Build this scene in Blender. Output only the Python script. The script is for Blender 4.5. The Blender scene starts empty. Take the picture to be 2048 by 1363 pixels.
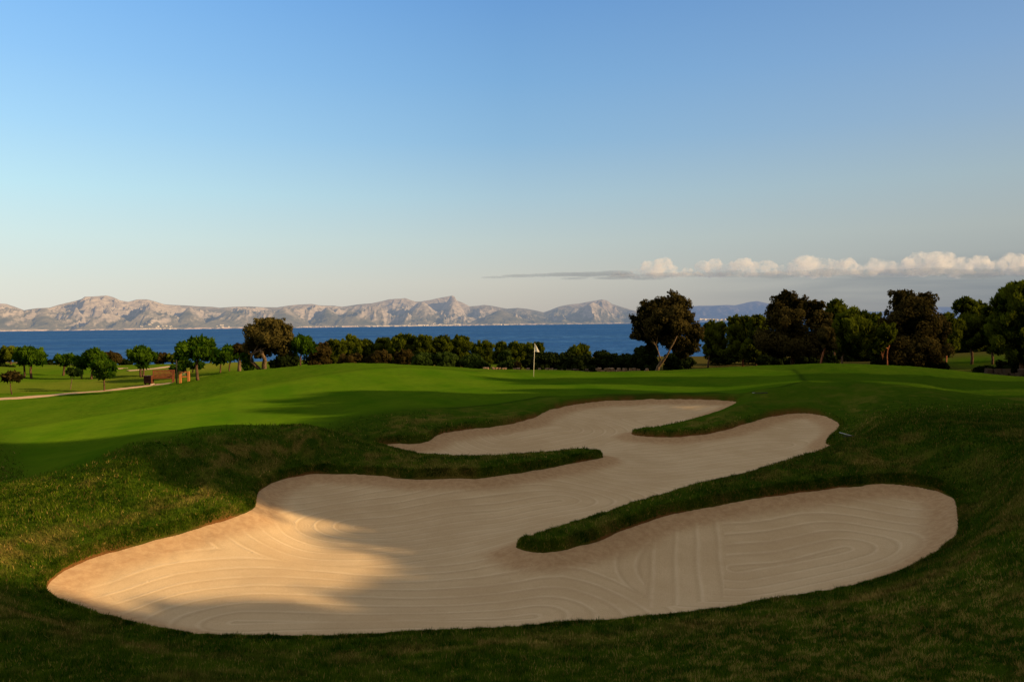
import bpy, math, random
import numpy as np
from mathutils import Vector, Matrix

random.seed(7)
C = bpy.context.scene.collection
F = 1600.0                       # focal length in photo pixels (2048 wide)
ROLL = math.radians(0.67)
PITCH = math.radians(1.27)
SEA = -25.0
SUN_AZ = math.radians(108.0)     # clockwise from +Y
SUN_EL = math.radians(18.0)

# ------------------------------------------------------------------ camera maths
f0 = np.array([0.0, math.cos(PITCH), -math.sin(PITCH)])
u0 = np.array([0.0, math.sin(PITCH), math.cos(PITCH)])
r0 = np.array([1.0, 0.0, 0.0])
CX = math.cos(ROLL) * r0 - math.sin(ROLL) * u0
CY = math.sin(ROLL) * r0 + math.cos(ROLL) * u0

def ray(px, py):
    d = CX * (px - 1024.0) / F + CY * (681.5 - py) / F + f0
    return d / d[1]

def P(px, py, d):
    """world point at forward distance d on the sight line measured in the photo"""
    return ray(px, py) * d

def yh(px):
    return 646.0 - 0.0117 * (px - 1024.0)

# ------------------------------------------------------------------ noise
def _hash(ix, iy, seed):
    h = (ix * 374761393 + iy * 668265263 + seed * 974634777) & 0xffffffff
    h = ((h ^ (h >> 13)) * 1274126177) & 0xffffffff
    return ((h ^ (h >> 16)) & 0xffff) / 65535.0

def vnoise(x, y, seed=0):
    x = np.asarray(x, float); y = np.asarray(y, float)
    ix = np.floor(x).astype(np.int64); iy = np.floor(y).astype(np.int64)
    fx = x - ix; fy = y - iy
    fx = fx * fx * fx * (fx * (fx * 6 - 15) + 10); fy = fy * fy * fy * (fy * (fy * 6 - 15) + 10)
    a = _hash(ix, iy, seed); b = _hash(ix + 1, iy, seed)
    c = _hash(ix, iy + 1, seed); d = _hash(ix + 1, iy + 1, seed)
    return (a * (1 - fx) + b * fx) * (1 - fy) + (c * (1 - fx) + d * fx) * fy

def fbm(x, y, octs=4, seed=0, gain=0.5):
    s = 0; a = 1; t = 0
    for k in range(octs):
        s = s + a * vnoise(x * 2 ** k + 17.3 * k, y * 2 ** k - 9.1 * k, seed + k); t += a; a *= gain
    return s / t

def ridged(x, y, octs=5, seed=0, gain=0.5):
    s = 0; a = 1; t = 0
    for k in range(octs):
        n = 1 - np.abs(2 * vnoise(x * 2 ** k + 5.7 * k, y * 2 ** k + 3.3 * k, seed + k) - 1)
        s = s + a * n * n; t += a; a *= gain
    return s / t

def sstep(a, b, x):
    t = np.clip((x - a) / (b - a), 0, 1)
    return t * t * (3 - 2 * t)

# ------------------------------------------------------------------ object helpers
def tag(o, label=None, cat=None, group=None, kind=None):
    if label: o['label'] = label
    if cat: o['category'] = cat
    if group: o['group'] = group
    if kind: o['kind'] = kind
    return o

def mesh_np(name, co, faces, mat, parent=None, smooth=False, attrs=None, nv=4):
    co = np.ascontiguousarray(co, dtype=np.float32)
    faces = np.ascontiguousarray(faces, dtype=np.int32)
    me = bpy.data.meshes.new(name)
    n = len(faces); k = faces.shape[1]
    me.vertices.add(len(co)); me.vertices.foreach_set('co', co.ravel())
    me.loops.add(n * k); me.loops.foreach_set('vertex_index', faces.ravel())
    me.polygons.add(n)
    me.polygons.foreach_set('loop_start', np.arange(0, n * k, k, dtype=np.int32))
    me.update(calc_edges=True)
    if smooth:
        me.polygons.foreach_set('use_smooth', np.ones(n, dtype=bool))
    for an, av in (attrs or {}).items():
        at = me.attributes.new(an, 'FLOAT', 'POINT')
        at.data.foreach_set('value', np.ascontiguousarray(av, dtype=np.float32).ravel())
    me.materials.append(mat)
    o = bpy.data.objects.new(name, me); C.objects.link(o)
    if parent: o.parent = parent
    return o

class MB:
    """collects simple solids and links them as one mesh"""
    def __init__(s): s.v = []; s.f = []
    def box(s, cx, cy, cz, sx, sy, sz, M=None, bev=0.0):
        b = len(s.v)
        hx, hy, hz = sx / 2, sy / 2, sz / 2
        if bev:
            ring = [(-hx + bev, -hy), (hx - bev, -hy), (hx, -hy + bev), (hx, hy - bev), (hx - bev, hy), (-hx + bev, hy), (-hx, hy - bev), (-hx, -hy + bev)]
        else:
            ring = [(-hx, -hy), (hx, -hy), (hx, hy), (-hx, hy)]
        n = len(ring)
        pts = [Vector((x, y, -hz)) for x, y in ring] + [Vector((x, y, hz)) for x, y in ring]
        for p in pts:
            if M is not None: p = M @ p
            s.v.append((p.x + cx, p.y + cy, p.z + cz))
        s.f.append([b + i for i in reversed(range(n))]); s.f.append([b + n + i for i in range(n)])
        for i in range(n):
            j = (i + 1) % n
            s.f.append([b + i, b + j, b + n + j, b + n + i])
        return s
    def tube(s, pts, rad, n=8, cap=True):
        b = len(s.v); m = len(pts)
        pts = [Vector(p) for p in pts]
        for i, p in enumerate(pts):
            t = (pts[min(i + 1, m - 1)] - pts[max(i - 1, 0)])
            if t.length < 1e-9: t = Vector((0, 0, 1))
            t.normalize()
            a = t.cross(Vector((0.3, 1, 0.1)))
            if a.length < 1e-4: a = t.cross(Vector((1, 0, 0)))
            a.normalize(); c = t.cross(a)
            for k in range(n):
                w = 2 * math.pi * k / n
                q = p + (a * math.cos(w) + c * math.sin(w)) * rad[i]
                s.v.append((q.x, q.y, q.z))
        for i in range(m - 1):
            for k in range(n):
                k2 = (k + 1) % n
                s.f.append([b + i * n + k, b + i * n + k2, b + (i + 1) * n + k2, b + (i + 1) * n + k])
        if cap:
            s.f.append([b + k for k in reversed(range(n))]); s.f.append([b + (m - 1) * n + k for k in range(n)])
        return s
    def face(s, pts):
        b = len(s.v); s.v += [tuple(p) for p in pts]; s.f.append(list(range(b, b + len(pts)))); return s
    def build(s, name, mat, parent=None, smooth=False):
        me = bpy.data.meshes.new(name); me.from_pydata(s.v, [], s.f); me.update()
        if smooth:
            for p in me.polygons: p.use_smooth = True
        me.materials.append(mat)
        o = bpy.data.objects.new(name, me); C.objects.link(o)
        if parent: o.parent = parent
        return o

def empty(name, loc, rz=0.0):
    o = bpy.data.objects.new(name, None); C.objects.link(o)
    o.location = loc; o.rotation_euler = (0, 0, rz); o.empty_display_size = 0.3
    return o

# ------------------------------------------------------------------ material helpers
class NT:
    def __init__(s, name):
        s.m = bpy.data.materials.new(name); s.m.use_nodes = True
        s.t = s.m.node_tree; s.t.nodes.clear()
        s.out = s.t.nodes.new('ShaderNodeOutputMaterial')
    def n(s, typ, ins=None, **kw):
        nd = s.t.nodes.new(typ)
        for k, v in kw.items(): setattr(nd, k, v)
        for k, v in (ins or {}).items(): s.set(nd, k, v)
        return nd
    def set(s, nd, k, v):
        i = nd.inputs[k]
        if isinstance(v, bpy.types.NodeSocket): s.t.links.new(v, i)
        else:
            if hasattr(i, 'default_value') and hasattr(i.default_value, '__len__') and not isinstance(v, (int, float)) and len(v) == 3 and len(i.default_value) == 4: v = (*v, 1)
            i.default_value = v
    def attr(s, name): return s.n('ShaderNodeAttribute', attribute_name=name).outputs['Fac']
    def pos(s): return s.n('ShaderNodeNewGeometry').outputs['Position']
    def noise(s, vec, scale, detail=4, rough=0.55, dist=0.0):
        return s.n('ShaderNodeTexNoise', {'Vector': vec, 'Scale': scale, 'Detail': detail, 'Roughness': rough, 'Distortion': dist}).outputs['Fac']
    def math(s, op, a, b=0.0, c=None, clamp=False):
        nd = s.n('ShaderNodeMath', operation=op, use_clamp=clamp); s.set(nd, 0, a); s.set(nd, 1, b)
        if c is not None: s.set(nd, 2, c)
        return nd.outputs[0]
    def rng(s, v, a, b, c=0.0, d=1.0, smooth=True):
        nd = s.n('ShaderNodeMapRange', {'Value': v, 'From Min': a, 'From Max': b, 'To Min': c, 'To Max': d})
        if smooth: nd.interpolation_type = 'SMOOTHSTEP'
        return nd.outputs[0]
    def mix(s, f, a, b, blend='MIX'):
        nd = s.n('ShaderNodeMix', data_type='RGBA', blend_type=blend)
        s.set(nd, 0, f); s.set(nd, 6, a); s.set(nd, 7, b)
        return nd.outputs[2]
    def scale(s, vec, x, y, z):
        nd = s.n('ShaderNodeMapping', {'Vector': vec, 'Scale': (x, y, z)}); return nd.outputs[0]
    def surf(s, sh): s.t.links.new(sh, s.out.inputs['Surface']); return s.m

def plain(name, col, rough=0.7, var=0.25, scale=12.0, spec=0.3, metal=0.0, bump=0.0):
    t = NT(name); p = t.n('ShaderNodeTexCoord').outputs['Object']
    nz = t.noise(p, scale, 5)
    c = t.mix(nz, tuple(x * (1 - var) for x in col), tuple(min(1, x * (1 + var)) for x in col))
    b = t.n('ShaderNodeBsdfPrincipled', {'Base Color': c, 'Roughness': rough, 'Specular IOR Level': spec, 'Metallic': metal})
    if bump:
        bn = t.n('ShaderNodeBump', {'Height': nz, 'Strength': bump, 'Distance': 0.05}); t.set(b, 'Normal', bn.outputs[0])
    return t.surf(b.outputs[0])

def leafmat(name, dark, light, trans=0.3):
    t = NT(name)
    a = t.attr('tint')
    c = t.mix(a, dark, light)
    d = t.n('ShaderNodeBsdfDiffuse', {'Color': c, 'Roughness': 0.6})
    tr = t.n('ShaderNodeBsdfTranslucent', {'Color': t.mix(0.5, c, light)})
    m = t.n('ShaderNodeMixShader', {0: trans, 1: d.outputs[0], 2: tr.outputs[0]})
    return t.surf(m.outputs[0])

def barkmat(name, a, b):
    t = NT(name); p = t.n('ShaderNodeTexCoord').outputs['Object']
    nz = t.noise(t.scale(p, 6, 6, 1.5), 2.0, 6, 0.7)
    bs = t.n('ShaderNodeBsdfPrincipled', {'Base Color': t.mix(t.rng(nz, 0.35, 0.65), a, b), 'Roughness': 0.9, 'Specular IOR Level': 0.1})
    bn = t.n('ShaderNodeBump', {'Height': nz, 'Strength': 0.6, 'Distance': 0.06}); t.set(bs, 'Normal', bn.outputs[0])
    return t.surf(bs.outputs[0])

# ================================================================== TERRAIN DESIGN
# bunker outline: (photo x, photo y, metres below the eye)
EDGE = [(88,1175,4.5),(130,1140,4.45),(200,1110,4.4),(300,1082,4.36),(400,1055,4.34),(480,1030,4.3),(513,1010,4.28),(520,985,4.28),
 (545,965,4.28),(600,950,4.3),(640,946,4.3),(760,951,4.32),(900,955,4.35),(980,953,4.37),(1070,940,4.4),(1150,925,4.43),(1205,913,4.45),
 (1188,906,4.45),(1120,907,4.45),(1050,914,4.44),(980,919,4.42),(900,917,4.4),(840,911,4.36),(790,899,4.28),(757,889,4.2),
 (790,886,4.16),(850,884,4.12),(880,868,4.06),(930,858,4.04),(1000,850,4.0),(1060,838,3.95),(1100,820,3.86),(1150,808,3.78),
 (1220,801,3.72),(1300,798,3.7),(1400,799,3.7),(1472,803,3.76),
 (1440,822,3.98),(1390,838,4.12),(1320,855,4.27),(1264,863,4.32),
 (1290,871,4.34),(1390,870,4.3),(1440,862,4.22),(1500,845,4.08),(1540,833,4.0),(1590,826,3.95),(1640,829,3.95),(1670,840,3.98),(1679,850,4.03),
 (1672,862,4.1),(1655,878,4.2),(1652,886,4.24),(1668,892,4.24),(1655,904,4.28),(1600,924,4.33),(1500,950,4.38),(1400,976,4.42),(1300,1004,4.47),(1200,1036,4.52),(1120,1060,4.54),(1055,1082,4.58),
 (1032,1092,4.62),(1060,1104,4.62),(1110,1103,4.58),(1180,1085,4.54),(1260,1055,4.46),(1330,1032,4.38),(1420,1015,4.3),(1510,998,4.2),(1600,985,4.12),(1700,972,4.05),(1780,967,4.0),(1850,975,4.0),(1890,988,4.02),(1910,1008,4.06),
 (1912,1050,4.14),(1900,1085,4.22),(1860,1120,4.34),(1790,1155,4.45),(1680,1185,4.54),(1550,1208,4.62),(1400,1230,4.67),(1200,1250,4.71),(1000,1264,4.72),(800,1274,4.72),(600,1280,4.72),(450,1279,4.71),(330,1268,4.68),(230,1245,4.63),(140,1212,4.57)]
SAND_IN = [(400,1200,4.74),(700,1200,4.78),(1000,1180,4.8),(1300,1180,4.76),(1500,1130,4.7),(1650,1100,4.6),(1740,1090,4.5),(1300,1120,4.72),(1550,1080,4.58),(900,1090,4.75),(700,1085,4.71),
 (600,1040,4.6),(800,1010,4.66),(1000,1000,4.68),(1200,962,4.62),(1400,925,4.56),(1350,895,4.5),(1480,893,4.42),(1580,880,4.34),(1570,855,4.2),(1100,884,4.44),(980,890,4.42),(1150,850,4.22),(1300,833,4.14),(1190,868,4.38),(250,1185,4.62),(330,1160,4.62),(1790,1040,4.3),(430,1125,4.6)]
# grass control: (photo x, photo y, distance) on sight lines, or ('d', photo x, drop, distance)
GRASS = [(0,1363,8.9),(500,1363,9.05),(1024,1363,8.9),(1500,1363,8.3),(2048,1363,7.6),(400,1310,10.6),(1000,1310,10.3),(1400,1290,10.4),(1700,1250,10.3),(1900,1180,10.9),(200,1280,10.6),
 (2048,1200,9.6),(1990,1050,12.9),(2048,998,13.4),(1980,948,15.8),(2048,898,17.8),(2048,850,21.8),(1870,845,23.0),(1760,857,24.2),(1900,898,19.6),(1800,903,20.8),(1700,880,22.4),(1950,978,15.4),
 (1950,825,29.5),(1750,842,28.0),(1750,800,33.5),(1900,800,33.0),(2048,815,30.0),(1850,771,38.0),(1700,766,37.5),(2048,787,36.0),(1600,772,37.5),(1520,785,36.0),(1450,808,34.3),(1350,837,33.0),(1600,800,33.6),(1720,850,29.0),(1600,814,32.2),
 ('d',1700,3.25,41.0),('d',1900,3.45,40.5),(1700,751,44.0),(1650,728,50.0),(1800,732,49.0),(1900,739,47.0),(2048,760,42.5),(1500,731,54.0),(1400,737,56.0),(1550,765,42.0),(1550,745,48.0),
 (1067,753,52.0),(1300,752,50.0),(1300,742,58.0),(1100,739,59.0),(960,736,59.0),(800,729,58.0),(700,725,58.0),(600,731,58.0),(520,740,57.0),(450,748,56.0),(800,765,46.0),(1000,775,43.5),(1250,780,41.5),(1400,785,40.0),
 (700,760,47.0),(560,770,47.0),(900,790,39.5),(1100,793,38.0),(1300,792,37.5),(1420,792,37.2),(1000,815,35.2),(900,832,32.0),(820,852,29.0),(700,842,32.0),(600,822,36.4),(300,850,34.0),(450,800,42.0),(350,785,50.0),
 (0,797,57.0),(150,785,60.0),(300,770,66.0),(0,870,34.8),(0,950,24.7),(200,900,27.9),(0,1000,19.2),(0,1100,14.5),(200,1000,18.0),(0,1200,11.8),(60,1290,10.1),(350,1020,17.6),(120,1080,15.3),
 (500,871,23.6),(300,905,20.6),(620,873,24.3),(400,888,22.0),(500,860,31.0),(640,858,30.5),(700,884,25.2),(770,897,25.3),(600,915,23.8),(480,960,19.8),(350,960,19.8),
 (900,908,25.0),(1050,905,25.4),(1150,903,25.9),(980,908,25.0),
 (1400,957,19.7),(1250,996,18.9),(1130,1042,17.4),(1550,925,21.1),(1070,1078,16.6),(1320,978,19.6),
 (100,757,80.0),(300,745,85.0),(450,745,75.0),(100,735,108.0),(320,728,114.0),(540,740,71.0),(430,728,105.0),
 ('d',650,4.2,70.0),('d',800,4.5,72.0),('d',1100,4.6,70.0),('d',1300,4.5,68.0),('d',1500,4.3,68.0),('d',1700,4.0,63.0),('d',1900,4.2,60.0),('d',2048,4.0,54.0),(1950,722,85.0),(1020,728,92.0),(1420,733,85.0),
 ('d',0,5.9,140.0),('d',700,5.6,130.0),('d',1300,5.2,120.0),('d',1900,4.9,110.0),
 ('d',0,16,200.0),('d',700,16,200.0),('d',1300,15,200.0),('d',2000,13,200.0),('d',-500,14,200),('d',2800,10,200),
 ('d',0,40,330.0),('d',1000,40,330.0),('d',2000,38,330.0),('d',-900,40,330.0),('d',3000,36,330.0),
 ('d',1024,3.3,6.0),('d',0,3.35,6.0),('d',2048,2.9,6.0),('d',1024,2.3,3.0),('d',-500,2.3,3.0),('d',2600,2.0,3.0),
 ('d',-900,4.0,10),('d',-900,4.3,20),('d',-900,4.8,40),('d',-900,5.4,80),('d',2900,2.7,8),('d',2900,2.8,15),('d',2900,3.0,25),('d',2900,3.2,40),('d',2900,3.6,60),('d',2900,4.2,90)]

def ctl(e):
    if e[0] == 'd': return ((e[1] - 1024) / F, e[3], -e[2])
    p = P(*e); return (p[0] / e[2], e[2], p[2])
def ctl_drop(px, py, drop):
    r = ray(px, py); d = -drop / r[2]; return (r[0], d, -drop)

US = 1.7
class RBF:
    def __init__(s, pts, lam):
        p = np.array(pts); s.c = np.c_[p[:, 0] * US, np.log(p[:, 1] + 1.0)]
        n = len(p); D = np.linalg.norm(s.c[:, None] - s.c[None], axis=2)
        A = np.zeros((n + 3, n + 3)); A[:n, :n] = s.k(D) + lam * np.eye(n)
        A[:n, n] = 1; A[:n, n + 1:] = s.c; A[n, :n] = 1; A[n + 1:, :n] = s.c.T
        s.w = np.linalg.solve(A, np.r_[p[:, 2], 0, 0, 0])
    def k(s, D): return D * D * np.log(D + 1e-9)
    def __call__(s, u, d):
        u = np.asarray(u, float); sh = u.shape
        q = np.c_[(u * US).ravel(), np.log(np.asarray(d, float) + 1.0).ravel()]
        out = np.empty(len(q)); n = len(s.c)
        for i in range(0, len(q), 20000):
            b = q[i:i + 20000]
            D = np.sqrt((b[:, None, 0] - s.c[None, :, 0]) ** 2 + (b[:, None, 1] - s.c[None, :, 1]) ** 2)
            out[i:i + 20000] = s.k(D) @ s.w[:n] + s.w[n] + b @ s.w[n + 1:]
        return out.reshape(sh)

edge3 = [ctl_drop(*e) for e in EDGE]
Sf = RBF(edge3 + [ctl_drop(*e) for e in SAND_IN], 1e-4)
Gf = RBF([ctl(e) for e in GRASS] + [(u, d, z + 0.09) for u, d, z in edge3], 2e-4)

def catmull(pts, n):
    p = np.array(pts, float); m = len(p); out = []
    for i in range(m):
        a, b, c, d = p[(i - 1) % m], p[i], p[(i + 1) % m], p[(i + 2) % m]
        for k in range(n):
            t = k / n
            out.append(0.5 * ((2 * b) + (c - a) * t + (2 * a - 5 * b + 4 * c - d) * t * t + (3 * b - a - 3 * c + d) * t ** 3))
    return np.array(out)
poly = catmull([(u * d, d) for u, d, z in edge3], 5)
_s = np.arange(len(poly))
_wob = 0.07 * (fbm(poly[:, 0] * 1.3, poly[:, 1] * 1.3, 3, 5) - 0.5) * 2
_tan = np.roll(poly, -1, 0) - np.roll(poly, 1, 0); _nrm = np.c_[_tan[:, 1], -_tan[:, 0]] / np.linalg.norm(_tan, axis=1)[:, None]
poly = poly + _nrm * _wob[:, None]

def inside(px, py, pol):
    c = np.zeros(px.shape, bool); n = len(pol); j = n - 1
    for i in range(n):
        xi, yi = pol[i]; xj, yj = pol[j]
        if yi != yj:
            c ^= ((yi > py) != (yj > py)) & (px < (xj - xi) * (py - yi) / (yj - yi) + xi)
        j = i
    return c
def sdist(x, y, pol, far=8.0):
    """signed distance to the outline, negative inside"""
    sh = x.shape; x = x.ravel(); y = y.ravel()
    out = np.full(x.shape, far)
    m = (x > pol[:, 0].min() - 4) & (x < pol[:, 0].max() + 4) & (y > pol[:, 1].min() - 4) & (y < pol[:, 1].max() + 4)
    xs, ys = x[m], y[m]
    best = np.full(xs.shape, 1e9); n = len(pol)
    for i in range(n):
        ax, ay = pol[i]; bx, by = pol[(i + 1) % n]
        dx, dy = bx - ax, by - ay; L = dx * dx + dy * dy + 1e-12
        t = np.clip(((xs - ax) * dx + (ys - ay) * dy) / L, 0, 1)
        best = np.minimum(best, (xs - ax - t * dx) ** 2 + (ys - ay - t * dy) ** 2)
    dd = np.sqrt(best); ins = inside(xs, ys, pol)
    out[m] = np.where(ins, -dd, np.minimum(dd, far))
    return out.reshape(sh)

ug = np.r_[np.linspace(-1.6, -0.72, 45)[:-1], np.linspace(-0.72, 0.72, 760), np.linspace(0.72, 1.6, 45)[1:]]
dg = np.r_[np.exp(np.linspace(math.log(2.2), math.log(7.2), 60))[:-1], np.exp(np.linspace(math.log(7.2), math.log(62), 620)), np.exp(np.linspace(math.log(62), math.log(340), 110))[1:]]
UU, DD = np.meshgrid(ug, dg)
XX = UU * DD; YY = DD
SD = sdist(XX, YY, poly)
Gz = np.minimum(Gf(np.clip(UU, -1.15, 1.15), np.maximum(DD, 3.0)), -1.75); Sz = Sf(UU, DD)
near = SD < 3.5
def far_side(x, y, pol):
    sh = x.shape; m = (SD.ravel() < 4.0); xs, ys = x.ravel()[m], y.ravel()[m]
    best = np.full(xs.shape, 1e9); ny = np.zeros(xs.shape); tn = np.roll(pol, -1, 0) - np.roll(pol, 1, 0)
    area = np.sum(pol[:, 0] * np.roll(pol[:, 1], -1) - np.roll(pol[:, 0], -1) * pol[:, 1])
    nn = -tn[:, 0] * np.sign(area) / (np.hypot(tn[:, 0], tn[:, 1]) + 1e-9)
    for i in range(len(pol)):
        dd = (xs - pol[i, 0]) ** 2 + (ys - pol[i, 1]) ** 2; k = dd < best
        best[k] = dd[k]; ny[k] = nn[i]
    out = np.zeros(x.size); out[m] = np.clip(ny * 1.6 + 0.15, 0, 1); return out.reshape(sh)
FAR = far_side(XX, YY, poly)
Sz = Sz - 0.20 * (1 - np.exp(-np.maximum(-SD, 0) / 0.6))
# lip of turf round the sand
lip = np.where(SD < 0, np.maximum(SD * 1.6, -0.5), (0.10 + FAR * (0.03 + 0.08 * fbm(XX * 0.9, YY * 0.9, 3, 21))) * np.clip(SD / 0.08, 0, 1) + 0.05 * sstep(0.08, 0.6, SD))
w = sstep(0.05, 1.5, SD)
ZZ = np.where(near, (1 - w) * (Sz + lip) + w * Gz, Gz) + np.where(SD > 0, FAR * 0.09 * (1 - np.exp(-np.maximum(SD, 0) / 0.4)) * np.exp(-np.maximum(SD - 0.3, 0) / 1.2), 0)
lump = (fbm(XX * 0.45, YY * 0.45, 4, 31) - 0.5) * 0.10 + (fbm(XX * 2.2, YY * 2.2, 3, 37) - 0.5) * 0.05 + (fbm(XX * 6, YY * 6, 2, 47) - 0.5) * 0.03

def bil(A, u, d):
    iu = np.clip(np.searchsorted(ug, u) - 1, 0, len(ug) - 2); iv = np.clip(np.searchsorted(dg, d) - 1, 0, len(dg) - 2)
    tu = np.clip((u - ug[iu]) / (ug[iu + 1] - ug[iu]), 0, 1); tv = np.clip((d - dg[iv]) / (dg[iv + 1] - dg[iv]), 0, 1)
    return (A[iv, iu] * (1 - tu) + A[iv, iu + 1] * tu) * (1 - tv) + (A[iv + 1, iu] * (1 - tu) + A[iv + 1, iu + 1] * tu) * tv
def hit(px, py, d0=5.0, d1=330.0):
    r = ray(px, py); ds = np.exp(np.linspace(math.log(d0), math.log(d1), 3000))
    z = bil(ZZ, np.full(ds.shape, r[0]), ds); below = (r[2] * ds) <= z
    i = int(np.argmax(below)) if below.any() else len(ds) - 1
    return r * ds[i]
def ground(x, y):
    return float(bil(ZZ, np.array([x / y]), np.array([y]))[0])

SMOOTH = [(1612,765),(1600,748),(1585,737),(1500,735),(1300,745),(1100,742),(960,740),(800,735),(700,741),(600,757),(500,775),(380,800),(200,828),(0,858),(0,968),(150,945),(330,882),(500,856),(700,836),(900,816),(1080,793),(1300,789),(1440,785),(1560,774)]
sm_pol = np.array([hit(x, y)[:2] for x, y in SMOOTH])
SMD = sdist(XX, YY, sm_pol, 6.0)
_sw = 0.25 + 1.3 * sstep(2, -6, XX); smooth_m = 1 - sstep(-_sw, _sw, SMD)
collar = np.exp(-(SMD / 0.16) ** 2) * np.clip((XX + 16) / 12, 0, 1) * (YY > 34)
ZZ = ZZ + (fbm(XX * 0.13, YY * 0.13, 3, 71) - 0.5) * 0.24 * sstep(1.5, 5, SD) * sstep(20, 32, DD) * (1 - sstep(80, 110, DD))
ZZ = ZZ + lump * (1 - 0.85 * smooth_m) * sstep(-0.05, 0.6, SD) * (DD < 90)

# dry, straw coloured turf
def dry_field(x, y, sd):
    n = fbm(x * 0.55, y * 0.55, 4, 51); n2 = fbm(x * 2.6, y * 2.6, 3, 77)
    v = sstep(0.54, 0.74, n * 0.65 + n2 * 0.35) * 0.48
    ring = np.exp(-((sd - 1.15 - 0.5 * (fbm(x * 0.3, y * 0.3, 2, 3) - 0.5)) / 0.42) ** 2)      # dry band round the bunker
    v = np.maximum(v, ring * sstep(0.32, 0.62, n2) * (0.65 + 0.3 * (y < 13)) * (0.4 + 0.6 * sstep(0.35, 0.6, n)))
    return v
DRY = dry_field(XX, YY, SD)
DRY = DRY * (1 - smooth_m) * (1 - sstep(30, 45, DD))
bp = hit(440, 730)
far_dry = np.exp(-(((XX - bp[0]) / 7.5) ** 2 + ((YY - bp[1]) / 26.0) ** 2)) * 1.2 + 0.4 * sstep(0.46, 0.6, fbm(XX * 0.07, YY * 0.035, 3, 91)) * (XX < -5)
DRY = np.clip(np.where(DD > 62, far_dry * 0.75, DRY), 0, 1)
SCRUB = sstep(60, 66, DD + 0 * XX) * sstep(-14, -8, XX) * (1 - np.exp(-(((UU - 0.58) / 0.06) ** 2) - ((DD - 85) / 14.0) ** 2)) * (1 - np.exp(-(((UU + 0.01) / 0.04) ** 2) - ((DD - 92) / 9.0) ** 2))
SCRUB = np.maximum(SCRUB, sstep(112, 122, DD))

def grid_faces(nr, nc, keep=None):
    i = np.arange(nr * nc).reshape(nr, nc)
    f = np.stack([i[:-1, :-1], i[:-1, 1:], i[1:, 1:], i[1:, :-1]], -1).reshape(-1, 4)
    if keep is not None: f = f[keep.reshape(-1)]
    return f
def compact(co, f, attrs):
    used = np.unique(f); mp = np.full(len(co), -1); mp[used] = np.arange(len(used))
    return co[used], mp[f], {k: v.ravel()[used] for k, v in attrs.items()}

# ------------------------------------------------------------------ turf material
def turf_material():
    t = NT('turf'); p = t.pos()
    dry = t.attr('dry'); sm = t.attr('fine'); edge = t.attr('edge'); col = t.attr('collar'); scrub = t.attr('scrub')
    big = t.noise(p, 0.35, 4); mid = t.noise(p, 2.5, 5, 0.6); fine = t.noise(p, 26.0, 4, 0.7); tiny = t.noise(p, 75.0, 3, 0.7)
    rough_c = t.mix(t.rng(mid, 0.3, 0.7), (0.022, 0.056, 0.003), (0.060, 0.100, 0.006))
    rough_c = t.mix(t.rng(tiny, 0.35, 0.65, 0.0, 0.6), rough_c, (0.018, 0.036, 0.006))
    dryc = t.mix(t.rng(fine, 0.3, 0.7), (0.16, 0.095, 0.025), (0.28, 0.19, 0.06))
    rough_c = t.mix(t.math('MULTIPLY', dry, t.rng(fine, 0.3, 0.62, 0.25, 1.0)), rough_c, dryc)
    sx = t.n('ShaderNodeSeparateXYZ', {'Vector': p})
    mow = t.math('SINE', t.math('MULTIPLY', t.math('ADD', sx.outputs[0], t.math('MULTIPLY', sx.outputs[1], 0.35)), 1.9))
    fine_c = t.mix(t.rng(big, 0.3, 0.7), (0.039, 0.106, 0.003), (0.066, 0.132, 0.005))
    fine_c = t.mix(t.rng(mow, -0.5, 0.5, 0.0, 0.30), fine_c, (0.078, 0.138, 0.008))
    fine_c = t.mix(t.rng(mid, 0.35, 0.75, 0.0, 0.4), fine_c, (0.034, 0.066, 0.005))
    fine_c = t.mix(t.rng(fine, 0.4, 0.7, 0.0, 0.35), fine_c, (0.04, 0.085, 0.006))
    c = t.mix(sm, rough_c, fine_c)
    c = t.mix(t.math('MULTIPLY', col, 0.55), c, (0.012, 0.032, 0.004))
    c = t.mix(t.math('MULTIPLY', scrub, 0.85), c, t.mix(fine, (0.03, 0.035, 0.010), (0.13, 0.09, 0.03)))
    c = t.mix(t.math('MULTIPLY', edge, t.rng(mid, 0.25, 0.55, 0.35, 1.0)), c, t.mix(fine, (0.07, 0.028, 0.012), (0.30, 0.13, 0.05)))
    b = t.n('ShaderNodeBsdfDiffuse', {'Color': c, 'Roughness': 0.9})
    h = t.math('ADD', t.math('MULTIPLY', fine, 0.6), t.math('MULTIPLY', tiny, 0.4))
    st = t.math('MULTIPLY_ADD', sm, -0.55, 0.75)
    bn = t.n('ShaderNodeBump', {'Height': h, 'Strength': st, 'Distance': 0.05}); t.set(b, 'Normal', bn.outputs[0])
    return t.surf(b.outputs[0])
M_turf = turf_material()

keep = (SD[:-1, :-1] > -0.32)
co = np.stack([XX, YY, ZZ], -1).reshape(-1, 3)
edge_a = np.exp(-np.maximum(SD, 0) / 0.055) * (SD < 1) * (0.25 + 0.75 * sstep(0.35, 0.6, fbm(XX * 0.8, YY * 0.8, 3, 19)))
f = grid_faces(len(dg), len(ug), keep)
co2, f2, at2 = compact(co, f, {'dry': DRY, 'fine': np.maximum(smooth_m, 0.6 * sstep(27, 40, DD)), 'edge': edge_a, 'collar': collar, 'scrub': SCRUB})
ter = mesh_np('ground', co2, f2, M_turf, smooth=True, attrs=at2); tag(ter, kind='structure')

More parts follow.
